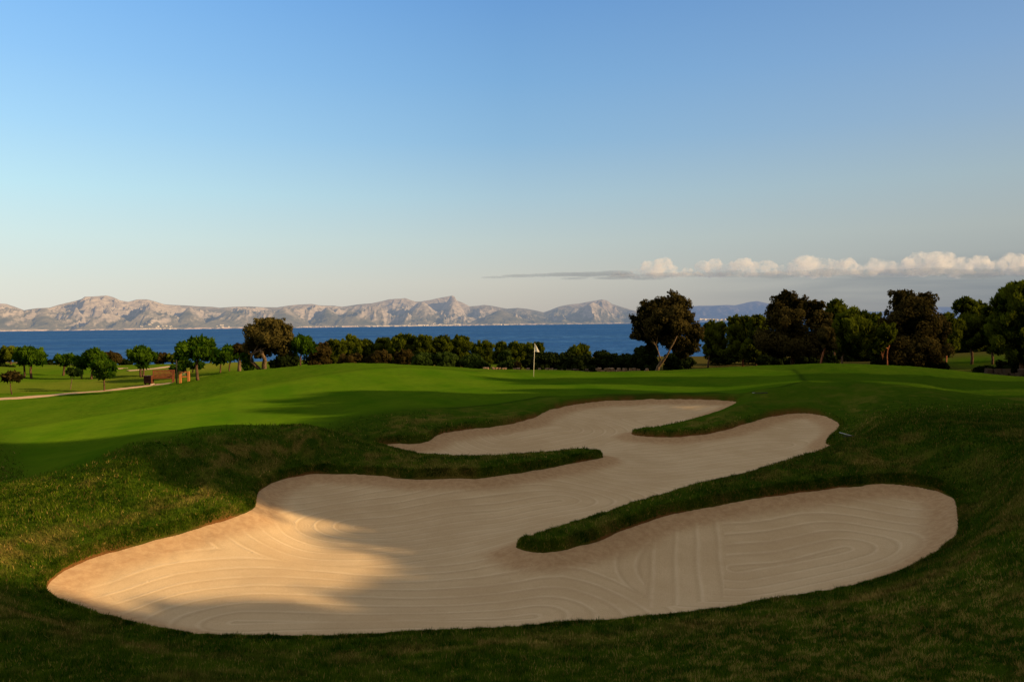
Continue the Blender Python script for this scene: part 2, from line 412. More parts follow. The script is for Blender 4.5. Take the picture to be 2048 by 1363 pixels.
# the slope behind and beside the photographer
bx = np.linspace(-170, 170, 220); by = np.linspace(-170, 170, 220)
BX, BY = np.meshgrid(bx, by)
bd = np.maximum(BY, 4.0); bu = np.clip(BX / bd, -1.55, 1.55)
BZ = bil(ZZ, bu.ravel(), bd.ravel()).reshape(BX.shape)
BZ = BZ - np.where((np.abs(BX) < 1.45 * BY) & (BY > 2), 2.5, 0.05) + (fbm(BX * 0.05, BY * 0.05, 3, 9) - 0.5) * 0.6 * sstep(10, 40, np.hypot(BX, BY))
zz0 = np.zeros(BX.size)
sl = mesh_np('hillside', np.stack([BX, BY, BZ], -1).reshape(-1, 3), grid_faces(220, 220), M_turf, smooth=True, attrs={'dry': zz0 + 0.3, 'fine': zz0, 'edge': zz0, 'collar': zz0, 'scrub': zz0})
tag(sl, kind='structure')
def slope_z(x, y):
    i = int(np.clip(np.searchsorted(by, y) - 1, 0, 218)); j = int(np.clip(np.searchsorted(bx, x) - 1, 0, 218)); return float(BZ[i, j])

# ------------------------------------------------------------------ sand
def sand_material():
    t = NT('bunker_sand'); p = t.pos(); depth = t.attr('inset'); ps = t.attr('cross')
    n1 = t.noise(p, 0.8, 4); n0 = t.noise(p, 0.22, 0); nw = t.noise(p, 0.7, 0); n2 = t.noise(p, 7.0, 5, 0.65); n3 = t.noise(p, 45.0, 4, 0.7); n4 = t.noise(p, 140.0, 2, 0.7)
    wob = t.math('ADD', t.math('MULTIPLY', t.math('SUBTRACT', n0, 0.5), 0.45), t.math('MULTIPLY', t.math('SUBTRACT', nw, 0.5), 0.14))
    q = t.math('ADD', t.attr('soft'), wob)
    sel = t.rng(ps, 0.45, 0.55)
    sx = t.n('ShaderNodeSeparateXYZ', {'Vector': p})
    q2 = t.math('ADD', t.math('MULTIPLY', sx.outputs[0], 0.976), t.math('ADD', t.math('MULTIPLY', sx.outputs[1], -0.215), wob))
    qq = t.n('ShaderNodeMix', {0: sel, 2: q, 3: q2}).outputs[0]
    comb = t.math('SINE', t.math('MULTIPLY', qq, 2 * math.pi / 0.034))           # rake teeth
    band = t.math('SINE', t.math('MULTIPLY', qq, 2 * math.pi / 0.44))            # rake passes
    line = t.math('POWER', t.math('MULTIPLY_ADD', band, 0.5, 0.5), 12.0)
    line2 = t.math('POWER', t.math('MULTIPLY_ADD', t.math('SINE', t.math('MULTIPLY_ADD', qq, 2 * math.pi / 0.44, 1.1)), 0.5, 0.5), 8.0)
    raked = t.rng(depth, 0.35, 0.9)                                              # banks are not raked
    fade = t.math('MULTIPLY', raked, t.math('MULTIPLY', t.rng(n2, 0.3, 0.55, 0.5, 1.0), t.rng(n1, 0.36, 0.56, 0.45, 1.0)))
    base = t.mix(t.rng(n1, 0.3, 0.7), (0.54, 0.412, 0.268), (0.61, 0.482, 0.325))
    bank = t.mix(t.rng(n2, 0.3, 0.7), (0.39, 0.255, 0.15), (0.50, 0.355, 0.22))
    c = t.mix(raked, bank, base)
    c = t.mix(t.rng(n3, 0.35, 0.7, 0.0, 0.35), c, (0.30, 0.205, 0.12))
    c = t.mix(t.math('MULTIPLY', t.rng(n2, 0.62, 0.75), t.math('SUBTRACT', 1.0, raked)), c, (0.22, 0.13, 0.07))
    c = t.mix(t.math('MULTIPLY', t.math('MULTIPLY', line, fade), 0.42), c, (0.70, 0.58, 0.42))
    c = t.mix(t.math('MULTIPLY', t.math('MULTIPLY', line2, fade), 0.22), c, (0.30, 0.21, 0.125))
    h = t.math('ADD', t.math('MULTIPLY', t.math('MULTIPLY', comb, raked), 0.3), t.math('ADD', t.math('MULTIPLY', n3, 0.9), t.math('MULTIPLY', n4, 0.8)))
    h = t.math('ADD', h, t.math('MULTIPLY', t.math('MULTIPLY', line, fade), 1.6))
    vor = t.n('ShaderNodeTexVoronoi', {'Vector': p, 'Scale': 2.2, 'Randomness': 1.0}).outputs['Distance']
    pit = t.math('MULTIPLY', t.rng(vor, 0.16, 0.06), t.rng(n1, 0.56, 0.62))
    h = t.math('SUBTRACT', h, t.math('MULTIPLY', pit, 2.0))
    c = t.mix(t.math('MULTIPLY', t.rng(n2, 0.55, 0.8), 0.25), c, (0.64, 0.49, 0.32))
    b = t.n('ShaderNodeBsdfDiffuse', {'Color': c, 'Roughness': 0.8})
    bn = t.n('ShaderNodeBump', {'Height': h, 'Strength': 0.6, 'Distance': 0.014}); t.set(b, 'Normal', bn.outputs[0])
    return t.surf(b.outputs[0])
M_sand = sand_material()
def capsule(x, y, a, b):
    a = np.array(a); b = np.array(b); dx, dy = b - a; L = dx * dx + dy * dy
    t = np.clip(((x - a[0]) * dx + (y - a[1]) * dy) / L, 0, 1)
    return np.hypot(x - a[0] - t * dx, y - a[1] - t * dy)
RAKE = [((470, 1205), (1060, 1195)), ((1470, 1110), (1690, 1088)), ((1250, 915), (1560, 893)), ((720, 1030), (1120, 985)), ((1010, 885), (1120, 868)), ((1180, 835), (1330, 826))]
_rk = []
for (p0, p1) in RAKE:
    e = []
    for q_ in (p0, p1):
        dq = 4.6 / -ray(*q_)[2]; e.append((ray(*q_)[0] * dq, dq))
    _rk.append(capsule(XX, YY, *e))
SOFT = np.min(np.array(_rk), 0)
SZ2 = Sz + (fbm(XX * 0.7, YY * 0.7, 3, 61) - 0.5) * 0.05 + (fbm(XX * 3, YY * 3, 3, 63) - 0.5) * 0.03 * (SD > -0.9)
ks = (SD[:-1, :-1] < 0.12)
_xp = []
for q_ in [(1322, 1035), (1440, 1020), (1452, 1100), (1445, 1165), (1300, 1180), (1285, 1120)]:
    dq = 4.62 / -ray(*q_)[2]; _xp.append((ray(*q_)[0] * dq, dq))
CROSS = 1.0 * (sdist(XX, YY, np.array(_xp), 3.0) < 0)
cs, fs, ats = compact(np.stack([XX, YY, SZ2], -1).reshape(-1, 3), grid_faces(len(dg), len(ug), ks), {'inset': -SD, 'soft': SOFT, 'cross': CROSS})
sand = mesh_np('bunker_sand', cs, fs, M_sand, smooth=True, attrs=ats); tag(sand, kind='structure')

# ------------------------------------------------------------------ rough grass blades
def grass_blades():
    rng = np.random.default_rng(3)
    N = 760000
    u = rng.uniform(-0.72, 0.72, N); d = np.exp(rng.uniform(math.log(6.6), math.log(34), N))
    ml = 170000; seg = np.hypot(*(np.roll(poly, -1, 0) - poly).T) / poly[:, 1] ** 1.3
    pi = rng.choice(len(poly), ml, p=seg / seg.sum()); tt = rng.random(ml)[:, None]
    pc = poly[pi] * (1 - tt) + poly[(pi + 1) % len(poly)] * tt
    tv = poly[(pi + 1) % len(poly)] - poly[pi]; sg = np.sign(np.sum(poly[:, 0] * np.roll(poly[:, 1], -1) - np.roll(poly[:, 0], -1) * poly[:, 1]))
    nv_ = np.c_[tv[:, 1], -tv[:, 0]] * sg / (np.linalg.norm(tv, axis=1)[:, None] + 1e-9)
    pc = pc + nv_ * rng.uniform(0.015, 0.17, ml)[:, None]
    u = np.r_[u, pc[:, 0] / pc[:, 1]]; d = np.r_[d, pc[:, 1]]; N = len(u)
    sd = bil(SD, u, d); sm = bil(smooth_m, u, d)
    k = (sd > 0.01) & ((rng.random(N) > sm * 1.2) | (sd < 0.2)) & (rng.random(N) > sstep(22, 34, d))
    k &= rng.random(N) < 0.45 + 0.9 * vnoise(u * d * 3.1, d * 3.1, 66)
    u, d, sd = u[k], d[k], sd[k]; n = len(u)
    x = u * d; y = d; z = bil(ZZ, u, d)
    dry = bil(DRY, u, d); tuft = fbm(x * 5.5, y * 5.5, 2, 8)
    hgt = (0.022 + 0.036 * rng.random(n)) * (d / 9) ** 0.45 * (0.45 + 1.1 * tuft)
    hgt *= 1 - 0.2 * (sd < 0.12)
    hgt *= 1 + 0.45 * (rng.random(n) < 0.04)
    wd = 0.0062 * (d / 9) ** 0.8 * (0.7 + 0.6 * rng.random(n))
    a = rng.uniform(0, 2 * math.pi, n); ln = rng.uniform(0.1, 0.9, n) * hgt; la = rng.uniform(0, 2 * math.pi, n)
    dx, dy = np.cos(a) * wd, np.sin(a) * wd
    v = np.empty((n, 3, 3))
    v[:, 0] = np.c_[x - dx, y - dy, z - 0.006]; v[:, 1] = np.c_[x + dx, y + dy, z - 0.006]
    v[:, 2] = np.c_[x + np.cos(la) * ln, y + np.sin(la) * ln, z + hgt]
    g = np.clip(dry * 0.55 + 0.2 * rng.random(n) * (rng.random(n) < 0.25) + 0.6 * (rng.random(n) < (0.07 + 0.26 * sstep(-0.5, 3.5, x) * sstep(13, 10, y)) * (0.15 + 1.9 * (fbm(x * 9.0, y * 9.0, 2, 55) > 0.53))) + dry * (rng.random(n) - .5) * 0.6, 0, 1)  # near right gets extra straw blades, imitating sunlit tips in their colour
    tint = np.clip(0.55 * rng.random(n) + 1.1 * (fbm(x * 3.0, y * 3.0, 3, 88) - 0.34) + 0.5 * (fbm(x * 9.0, y * 9.0, 2, 55) - 0.5), 0, 1) * (1 - 0.5 * sstep(3, 6, x) * sstep(11, 14, y) * sstep(30, 25, y))  # tint lowered on the right slope, shade put into the blade colour
    t = NT('rough_grass'); dr = t.attr('dry'); ti = t.attr('tint')
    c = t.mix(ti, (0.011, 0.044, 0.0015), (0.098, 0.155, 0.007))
    c = t.mix(dr, c, t.mix(ti, (0.17, 0.10, 0.028), (0.56, 0.39, 0.12)))
    df = t.n('ShaderNodeBsdfDiffuse', {'Color': c}); tr = t.n('ShaderNodeBsdfTranslucent', {'Color': c})
    m = t.surf(t.n('ShaderNodeMixShader', {0: 0.3, 1: df.outputs[0], 2: tr.outputs[0]}).outputs[0])
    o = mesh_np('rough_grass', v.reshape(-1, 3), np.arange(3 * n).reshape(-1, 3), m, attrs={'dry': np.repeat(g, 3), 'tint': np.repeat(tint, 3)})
    tag(o, 'short rough grass with straw coloured patches on the banks around the bunker', 'grass', kind='stuff')
grass_blades()

# ------------------------------------------------------------------ sea
def sea_material():
    t = NT('sea'); p = t.pos()
    n = t.noise(t.scale(p, 1.0, 0.55, 1.0), 0.06, 5, 0.7); n2 = t.noise(t.scale(p, 0.35, 1.0, 1.0), 0.004, 4, 0.6)
    c = t.mix(t.rng(n, 0.42, 0.60), (0.013, 0.080, 0.255), (0.042, 0.152, 0.40))
    c = t.mix(t.rng(n2, 0.38, 0.62, 0.0, 0.8), c, (0.010, 0.080, 0.29))
    bn = t.n('ShaderNodeBump', {'Height': n, 'Strength': 0.8, 'Distance': 3.0})
    d = t.n('ShaderNodeBsdfDiffuse', {'Color': c, 'Normal': bn.outputs[0]})
    g = t.n('ShaderNodeBsdfGlossy', {'Color': (0.8, 0.9, 1.0), 'Roughness': 0.4, 'Normal': bn.outputs[0]})
    return t.surf(t.n('ShaderNodeMixShader', {0: 0.05, 1: d.outputs[0], 2: g.outputs[0]}).outputs[0])
sx_ = np.linspace(-60000, 60000, 25); sy_ = np.linspace(150, 60000, 25)
SX, SY = np.meshgrid(sx_, sy_)
tag(mesh_np('sea', np.stack([SX, SY, SX * 0 + SEA], -1).reshape(-1, 3), grid_faces(25, 25), sea_material()), kind='structure')

# ------------------------------------------------------------------ far mountains
SKY1 = [(-300,612),(-150,604),(-60,614),(0,606),(15,607),(30,612),(50,620),(60,618),(75,616),(100,615),(120,609),(150,602),(165,598),(172,593),(190,592.5),(215,590.5),(230,594),(242,600),(258,603),(275,598.5),(295,598),(310,602),(330,608),(345,609),(370,610),(400,612),(425,613),(440,615),(470,613),(500,612),(530,614),(555,614),(580,610),(600,608),(625,607),(640,610),(665,611),(685,613),(700,611),(720,608),(745,606),(765,602),(780,598),(800,597),(812,596),(820,599),(832,603),(845,603),(860,600),(875,596),(895,592),(907,590),(911,593),(914,600),(925,604),(940,612),(955,611),(970,609),(985,611),(1000,614),(1015,617),(1035,615),(1055,617),(1075,621),(1088,624),(1100,620),(1120,612),(1140,608),(1160,606),(1180,602),(1205,598),(1215,600),(1225,607),(1240,612),(1262,619),(1300,627),(1350,634)]
SHORE = [(-300,8000),(0,8500),(640,9500),(1200,11000),(1500,12500),(2100,14000)]
def mountain_material(name, haze, haze_c):
    t = NT(name); p = t.pos(); g = t.n('ShaderNodeNewGeometry').outputs['Normal']
    hgt = t.attr('height'); nz = t.n('ShaderNodeSeparateXYZ', {'Vector': g}).outputs[2]
    n1 = t.noise(p, 0.0035, 6, 0.65); n2 = t.noise(t.scale(p, 1, 0.4, 3), 0.012, 5, 0.7)
    rock = t.mix(t.rng(n2, 0.3, 0.7), (0.26, 0.235, 0.205), (0.52, 0.455, 0.385))
    scrub = t.mix(t.rng(n1, 0.3, 0.7), (0.09, 0.095, 0.055), (0.20, 0.18, 0.11))
    k = t.math('ADD', t.math('MULTIPLY', hgt, 0.9), t.math('ADD', t.math('MULTIPLY', t.math('SUBTRACT', 1.0, nz), 1.2), t.math('MULTIPLY', n1, 0.8)))
    c = t.mix(t.rng(k, 0.70, 1.25), scrub, rock)
    low = t.rng(hgt, 0.012, 0.05, 1.0, 0.0)
    c = t.mix(t.math('MULTIPLY', low, t.rng(n2, 0.45, 0.55)), c, (0.62, 0.48, 0.38))
    d = t.n('ShaderNodeBsdfDiffuse', {'Color': c, 'Roughness': 0.8})
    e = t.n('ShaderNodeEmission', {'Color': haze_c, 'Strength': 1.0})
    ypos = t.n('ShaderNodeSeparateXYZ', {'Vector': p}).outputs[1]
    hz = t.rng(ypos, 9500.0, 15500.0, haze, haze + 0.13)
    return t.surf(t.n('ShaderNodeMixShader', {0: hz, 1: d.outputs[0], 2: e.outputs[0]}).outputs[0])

def mountain_height(px, t, Ys, depth, sky, seed, cones):
    """height above the sea of a range; t = 0 at the shore, 1 at the ridge"""
    sp = np.array(sky); Y = Ys + t * depth
    py = np.interp(px, sp[:, 0], sp[:, 1])
    ridgeY = Ys + depth
    H = (yh(px) - py) / F * ridgeY - SEA
    x = (px - 1024) / F * Y
    s = np.clip((t - 0.06) / 0.94, 0, 1)
    env = 0.55 * s ** 1.15 + 0.45 * s ** 2.2
    wx = x + 260 * (fbm(x / 900, Y / 900, 3, seed + 40) - 0.5); wy = Y + 260 * (fbm(x / 900 + 9, Y / 900, 3, seed + 44) - 0.5)
    r = ridged(wx / 820, wy / 2000, 6, seed, 0.56); r2 = ridged(wx / 300, wy / 420, 5, seed + 9, 0.6)
    bell = 4 * s * (1 - s)
    z = H * env + H * bell * (1.4 * (r - 0.46) + 0.26 * (r2 - 0.4))
    for (cx, cy, wdt, tc) in cones:
        hc = (yh(cx) - cy) / F * (Ys + tc * depth) - SEA
        dist = np.sqrt(((px - cx) / wdt) ** 2 + ((t - tc) / 0.42) ** 2) * (1 + 0.5 * (r2 - 0.45))
        z = np.maximum(z, hc * (np.clip(1.05 - dist, 0, 1) ** 1.15) + 0.25 * z)
    cap = (yh(px) - py - 1.2) / F * Y - SEA
    z = np.where(t < 0.985, np.minimum(z, cap * (1 - 0.0) ), z)
    back = sstep(1.0, 1.7, t)
    z = np.where(t > 1, H * (1 - back) * (0.93 + 0.14 * (r2 - 0.5)), z)
    z = z * sstep(0.0, 0.05, t) + 3.0 * sstep(0, 0.01, t) - 2.0
    return z, H
CONES1 = [(700,626,75,.45),(570,624,60,.42),(845,607,60,.62),(655,619,45,.6),(1000,623,70,.5),(1180,612,70,.6),(455,626,50,.5),(380,622,45,.55),(90,622,60,.6),(905,598,40,.8)]
def mountain_range(name, x0, x1, nx, sky, depth, seed, cones, mat, Yoff=0.0):
    px = np.linspace(x0, x1, nx); t = np.r_[np.linspace(0, 0.08, 14)[:-1], np.linspace(0.08, 1.02, 150), np.linspace(1.02, 1.7, 14)[1:]]
    PX, T = np.meshgrid(px, t); sh = np.array(SHORE)
    Ys = np.interp(PX, sh[:, 0], sh[:, 1]) + Yoff + 160 * (fbm(PX / 60, PX * 0, 4, seed + 3) - 0.5)
    Z, H = mountain_height(PX, T, Ys, depth, sky, seed, cones)
    Y = Ys + T * depth; X = (PX - 1024) / F * Y
    o = mesh_np(name, np.stack([X, Y, SEA + Z], -1).reshape(-1, 3), grid_faces(len(t), nx), mat, smooth=True, attrs={'height': Z / 520.0})
    tag(o, kind='structure')
    return px, t, X, Y, SEA + Z
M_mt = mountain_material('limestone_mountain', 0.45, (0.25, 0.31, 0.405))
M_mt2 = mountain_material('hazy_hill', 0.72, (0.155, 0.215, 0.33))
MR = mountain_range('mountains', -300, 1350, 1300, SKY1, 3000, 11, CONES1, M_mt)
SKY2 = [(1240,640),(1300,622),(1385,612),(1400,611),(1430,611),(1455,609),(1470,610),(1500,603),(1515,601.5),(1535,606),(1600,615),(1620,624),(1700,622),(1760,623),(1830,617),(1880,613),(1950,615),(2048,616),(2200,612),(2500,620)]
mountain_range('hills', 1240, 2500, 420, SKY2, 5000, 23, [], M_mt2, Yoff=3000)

# ------------------------------------------------------------------ white towns on the far shore
def whitewash():
    t = NT('whitewash'); p = t.n('ShaderNodeTexCoord').outputs['Object']
    c = t.mix(t.noise(p, 0.6, 3), (0.55, 0.50, 0.44), (0.85, 0.77, 0.68))
    d = t.n('ShaderNodeBsdfDiffuse', {'Color': c}); e = t.n('ShaderNodeEmission', {'Color': (0.285, 0.33, 0.415), 'Strength': 1.0})  # emission paints distance haze into the walls
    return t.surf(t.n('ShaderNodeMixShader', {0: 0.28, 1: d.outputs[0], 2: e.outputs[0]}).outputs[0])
M_white = whitewash()
def house_mesh(kind):
    m = MB()
    if kind == 0:                                    # two storey block with a lower wing and parapets
        m.box(0, 0, 0.5, 1.0, 0.5, 1.0); m.box(0.72, 0.02, 0.3, 0.44, 0.4, 0.6)
        for k in range(4): m.box(-0.36 + 0.24 * k, -0.255, 0.68, 0.1, 0.02, 0.2)
        m.box(0, 0, 1.03, 1.04, 0.54, 0.06)
    elif kind == 1:                                  # pitched roof house
        m.box(0, 0, 0.4, 1.0, 0.6, 0.8)
        a = [(-.54, -.34, .8), (.54, -.34, .8), (.54, .34, .8), (-.54, .34, .8), (-.54, 0, 1.1), (.54, 0, 1.1)]
        b = len(m.v); m.v += a; m.f += [[b, b + 1, b + 5, b + 4], [b + 2, b + 3, b + 4, b + 5], [b, b + 4, b + 3], [b + 1, b + 2, b + 5], [b + 3, b + 2, b + 1, b]]
        m.box(0.25, 0.1, 1.1, 0.1, 0.1, 0.3)
    else:                                            # long hotel with balcony bands and stair tower
        m.box(0, 0, 0.5, 2.2, 0.4, 1.0); m.box(-0.9, 0.05, 0.62, 0.25, 0.42, 1.24)
        for k in range(3): m.box(0.1, -0.23, 0.25 + 0.3 * k, 1.9, 0.06, 0.06)
    o = m.build('house', M_white); return o
protos = [house_mesh(k) for k in range(3)]
first = [True] * 3
def far_house(px, t, kind, w, h, label, group):
    j = int(np.argmin(np.abs(MR[0] - px))); i = int(np.argmin(np.abs(MR[1] - t)))
    o = protos[kind] if first[kind] else protos[kind].copy()
    if first[kind]: first[kind] = False
    else: C.objects.link(o)
    o.location = (MR[2][i, j], MR[3][i, j], MR[4][i, j] - h * 0.08); o.scale = (w, w, h)
    o.rotation_euler = (0, 0, random.uniform(-0.5, 0.5))
    tag(o, label, 'house', group)
def town(spans, label, group):
    for (x0, x1, t0, t1, n, wmin, wmax) in spans:
        for k in range(n):
            px = x0 + (x1 - x0) * (k + random.random()) / n
            far_house(px, random.uniform(t0, t1), random.choice([0, 0, 1, 2]), random.uniform(wmin, wmax), random.uniform(8, 15), label, group)
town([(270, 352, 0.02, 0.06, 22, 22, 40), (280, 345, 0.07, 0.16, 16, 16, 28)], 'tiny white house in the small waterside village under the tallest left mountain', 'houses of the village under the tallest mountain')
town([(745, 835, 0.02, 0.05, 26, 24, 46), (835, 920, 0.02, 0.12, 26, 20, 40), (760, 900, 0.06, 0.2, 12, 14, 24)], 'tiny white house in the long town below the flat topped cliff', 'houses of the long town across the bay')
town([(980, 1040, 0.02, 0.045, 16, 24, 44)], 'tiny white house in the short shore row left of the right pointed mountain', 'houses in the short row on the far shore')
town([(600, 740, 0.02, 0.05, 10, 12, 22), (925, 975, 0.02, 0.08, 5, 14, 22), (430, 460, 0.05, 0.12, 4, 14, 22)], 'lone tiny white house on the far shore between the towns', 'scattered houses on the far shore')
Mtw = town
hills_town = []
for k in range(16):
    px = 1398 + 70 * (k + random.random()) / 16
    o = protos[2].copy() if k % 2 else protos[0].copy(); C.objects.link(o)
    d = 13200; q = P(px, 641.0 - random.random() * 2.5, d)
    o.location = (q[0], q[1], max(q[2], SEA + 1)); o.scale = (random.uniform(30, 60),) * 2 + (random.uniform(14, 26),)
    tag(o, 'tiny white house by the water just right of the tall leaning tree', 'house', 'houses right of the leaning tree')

# ------------------------------------------------------------------ trees
M_pine = leafmat('stone_pine_needles', (0.014, 0.042, 0.003), (0.14, 0.26, 0.014))
M_aleppo = leafmat('aleppo_pine_needles', (0.007, 0.017, 0.002), (0.18, 0.225, 0.016))
M_olive = leafmat('olive_leaves', (0.022, 0.022, 0.007), (0.19, 0.155, 0.042))
M_oak = leafmat('oak_leaves', (0.007, 0.009, 0.003), (0.12, 0.095, 0.028), 0.2)
M_brown = leafmat('heath_leaves', (0.018, 0.016, 0.005), (0.095, 0.070, 0.020))
M_dark = leafmat('mastic_leaves', (0.006, 0.012, 0.003), (0.030, 0.045, 0.010), 0.15)
M_scrub = leafmat('scrub_leaves', (0.012, 0.026, 0.005), (0.075, 0.12, 0.020))
M_bark = barkmat('pine_bark', (0.04, 0.026, 0.018), (0.15, 0.085, 0.05))
M_bark2 = barkmat('olive_bark', (0.06, 0.042, 0.028), (0.24, 0.165, 0.105))
M_bark3 = barkmat('red_bark', (0.10, 0.04, 0.022), (0.36, 0.14, 0.07))

def leaf_cloud(clumps, n, size, style, seed, sub=None):
    """many small leaf faces filling ellipsoid clumps; returns verts, faces, tint"""
    rng = np.random.default_rng(seed)
    cl = np.array(clumps, float)
    vol = (cl[:, 3] * cl[:, 4] + cl[:, 4] * cl[:, 5] + cl[:, 3] * cl[:, 5])
    n = int(n * (0.72 if (style == 'pine' and size > 0.33) else 1)); sub = sub or max(40, int((30 if (style == 'pine' and size > .33) else 42 if style == 'pine' else 34) * len(cl))); n = int(n * 1.35)
    ci = rng.choice(len(cl), sub, p=vol / vol.sum())
    dr = rng.normal(size=(sub, 3)); dr /= np.linalg.norm(dr, axis=1)[:, None]
    lowcut = -0.2 if (style == 'pine' and size > 0.33) else -0.55
    dr[:, 2] = np.where(dr[:, 2] < lowcut, -dr[:, 2] * 0.5, dr[:, 2])
    rad = np.where(rng.random(sub) < 0.22, rng.uniform(0.9, 1.2, sub), rng.uniform(0.35, 0.9, sub) ** 0.6)
    sc = cl[ci, :3] + dr * cl[ci, 3:6] * rad[:, None]
    sr = np.cbrt(cl[ci, 3] * cl[ci, 4] * cl[ci, 5]) * rng.uniform(0.16, 0.40, sub) * (1.0 if style != 'pine' else 0.85)
    bright = rng.random(sub)
    pick = rng.choice(sub, n, p=sr ** 2 / (sr ** 2).sum())
    q = rng.normal(size=(n, 3)); q /= np.linalg.norm(q, axis=1)[:, None]
    rr = rng.random(n) ** 0.33
    c = sc[pick] + q * (sr[pick] * rr)[:, None]
    nd = q + 0.6 * dr[pick] + rng.normal(size=(n, 3)) * 0.7; nd /= np.linalg.norm(nd, axis=1)[:, None] + 1e-6
    if style == 'pine':
        out = c - cl[ci[pick], :3] ; out /= np.linalg.norm(out, axis=1)[:, None] + 1e-6
        ax = out * 0.7 + np.array([0, 0, 0.85]) + rng.normal(size=(n, 3)) * 0.38
        L = size * rng.uniform(0.7, 1.5, n); W = size * 0.22 * rng.uniform(0.7, 1.3, n)
    else:
        ax = np.cross(nd, rng.normal(size=(n, 3)))
        L = size * rng.uniform(0.6, 1.3, n); W = size * 0.42 * rng.uniform(0.7, 1.3, n)
    ax /= np.linalg.norm(ax, axis=1)[:, None]
    sd = np.cross(nd, ax); sd /= np.linalg.norm(sd, axis=1)[:, None] + 1e-6
    v = np.empty((n, 4, 3))
    v[:, 0] = c - ax * (L * .5)[:, None]; v[:, 1] = c + sd * W[:, None] - ax * (L * .05)[:, None]
    v[:, 2] = c + ax * (L * .5)[:, None]; v[:, 3] = c - sd * W[:, None] - ax * (L * .05)[:, None]
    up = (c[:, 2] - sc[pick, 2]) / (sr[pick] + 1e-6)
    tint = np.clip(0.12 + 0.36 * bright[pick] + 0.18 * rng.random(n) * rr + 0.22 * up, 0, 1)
    # inner leaf faces at the darkest tint, crown shade put into their colour
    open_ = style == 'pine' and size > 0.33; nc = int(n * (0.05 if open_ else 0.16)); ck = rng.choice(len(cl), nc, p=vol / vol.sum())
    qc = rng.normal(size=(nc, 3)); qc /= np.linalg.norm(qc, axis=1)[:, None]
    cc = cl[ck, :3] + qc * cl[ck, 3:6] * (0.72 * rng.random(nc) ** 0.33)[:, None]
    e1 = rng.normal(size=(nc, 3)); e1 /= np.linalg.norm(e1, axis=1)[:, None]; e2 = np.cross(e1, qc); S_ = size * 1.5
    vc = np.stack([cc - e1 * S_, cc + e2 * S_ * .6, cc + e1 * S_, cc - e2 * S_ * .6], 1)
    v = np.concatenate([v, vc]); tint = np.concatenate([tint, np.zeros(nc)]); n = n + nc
    return v.reshape(-1, 3), np.arange(4 * n).reshape(-1, 4), np.repeat(tint, 4)

def local(px, py, d, root):
    q = P(px, py, d); return (q[0] - root[0], q[1] - root[1], q[2] - root[2])

_seed = [100]
G_pine = 'stone pines on the left fairway'
def tree(name, label, cat, base, crown, stems, leaf, bark, style='leaf', n=5000, size=0.22, d=None, group=None, depth=1.0, sub=None, stem_name='trunk', front=0.0):
    """base = photo foot; crown = [(cx, cy, rx, ry)], stems = [[(x, y, r), ...]] all measured in photo pixels at distance d"""
    _seed[0] += 1
    if d is None:
        q = hit(*base); d = q[1]
    x = ray(*base)[0] * d
    root = (x, d, ground(x, d) if d < 330 else 0)
    o = empty(name, root); tag(o, label, cat, group)
    s = d / F
    cl = []
    rg = random.Random(_seed[0])
    slim = 0.84 if (group == G_pine) else 0.97
    for (cx, cy, rx, ry) in crown:
        l = local(cx, cy, d, root)
        cl.append((l[0], l[1] + rg.uniform(-0.25, 0.25) * rx * s * depth, l[2], rx * s * slim, rx * s * depth * slim / .97, ry * s * (slim * 0.9 if slim < .9 else slim)))
    v, f, ti = leaf_cloud(cl, n, size, style, _seed[0], sub)
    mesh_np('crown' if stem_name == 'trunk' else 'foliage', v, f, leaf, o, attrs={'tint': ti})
    if stems:
        m = MB()
        for st in stems:
            pts = [list(local(a, b, d, root)) for a, b, r in st]
            for q_ in pts[1:]: q_[1] -= front * min(1.0, max(0.0, q_[2] / 2.0))
            if st is stems[0]: pts[0][2] = min(pts[0][2], 0.0) - 0.15
            rr = [max(0.02, r * s) for a, b, r in st]
            # add mid points with a slight crook
            P2, R2 = [], []
            for i in range(len(pts) - 1):
                P2.append(pts[i]); R2.append(rr[i])
                L = math.dist(pts[i], pts[i + 1])
                P2.append([(pts[i][k] + pts[i + 1][k]) / 2 + rg.uniform(-.05, .05) * L for k in range(3)]); R2.append((rr[i] + rr[i + 1]) / 2)
            P2.append(pts[-1]); R2.append(rr[-1])
            m.tube(P2, R2, 8)
        # limbs into the crown
        tip = Vector(P2[-1])
        for c in (cl[:7] if front < 1 else cl[2:5]):
            for k in range(2 if front < 1 else 1):
                e = Vector((c[0] + rg.uniform(-.5, .5) * c[3], c[1] + rg.uniform(-.5, .5) * c[4], c[2] + rg.uniform(-0.2, .4) * c[5]))
                if (e - tip).length > 0.2:
                    mid = tip.lerp(e, 0.5) + Vector((0, 0, -0.08 * (e - tip).length))
                    m.tube([tip, mid, e], [R2[-1] * .8, R2[-1] * .5, 0.015], 5)
        m.build(stem_name, bark, o, smooth=True)
    return o
def bush(name, label, px, py_base, d, crown, leaf, n=2500, size=0.22, style='leaf', group=None, cat='bush', stems=None, bark=None, sub=None, depth=1.0):
    cx = crown[0][0]
    st = stems or [[(px, py_base, 2.5), (cx, crown[0][1] + crown[0][3] * .3, 1.5)]]
    return tree(name, label, cat, (px, py_base), crown, st, leaf, bark or M_bark, style, n, size, d, group, depth, sub, 'stem')

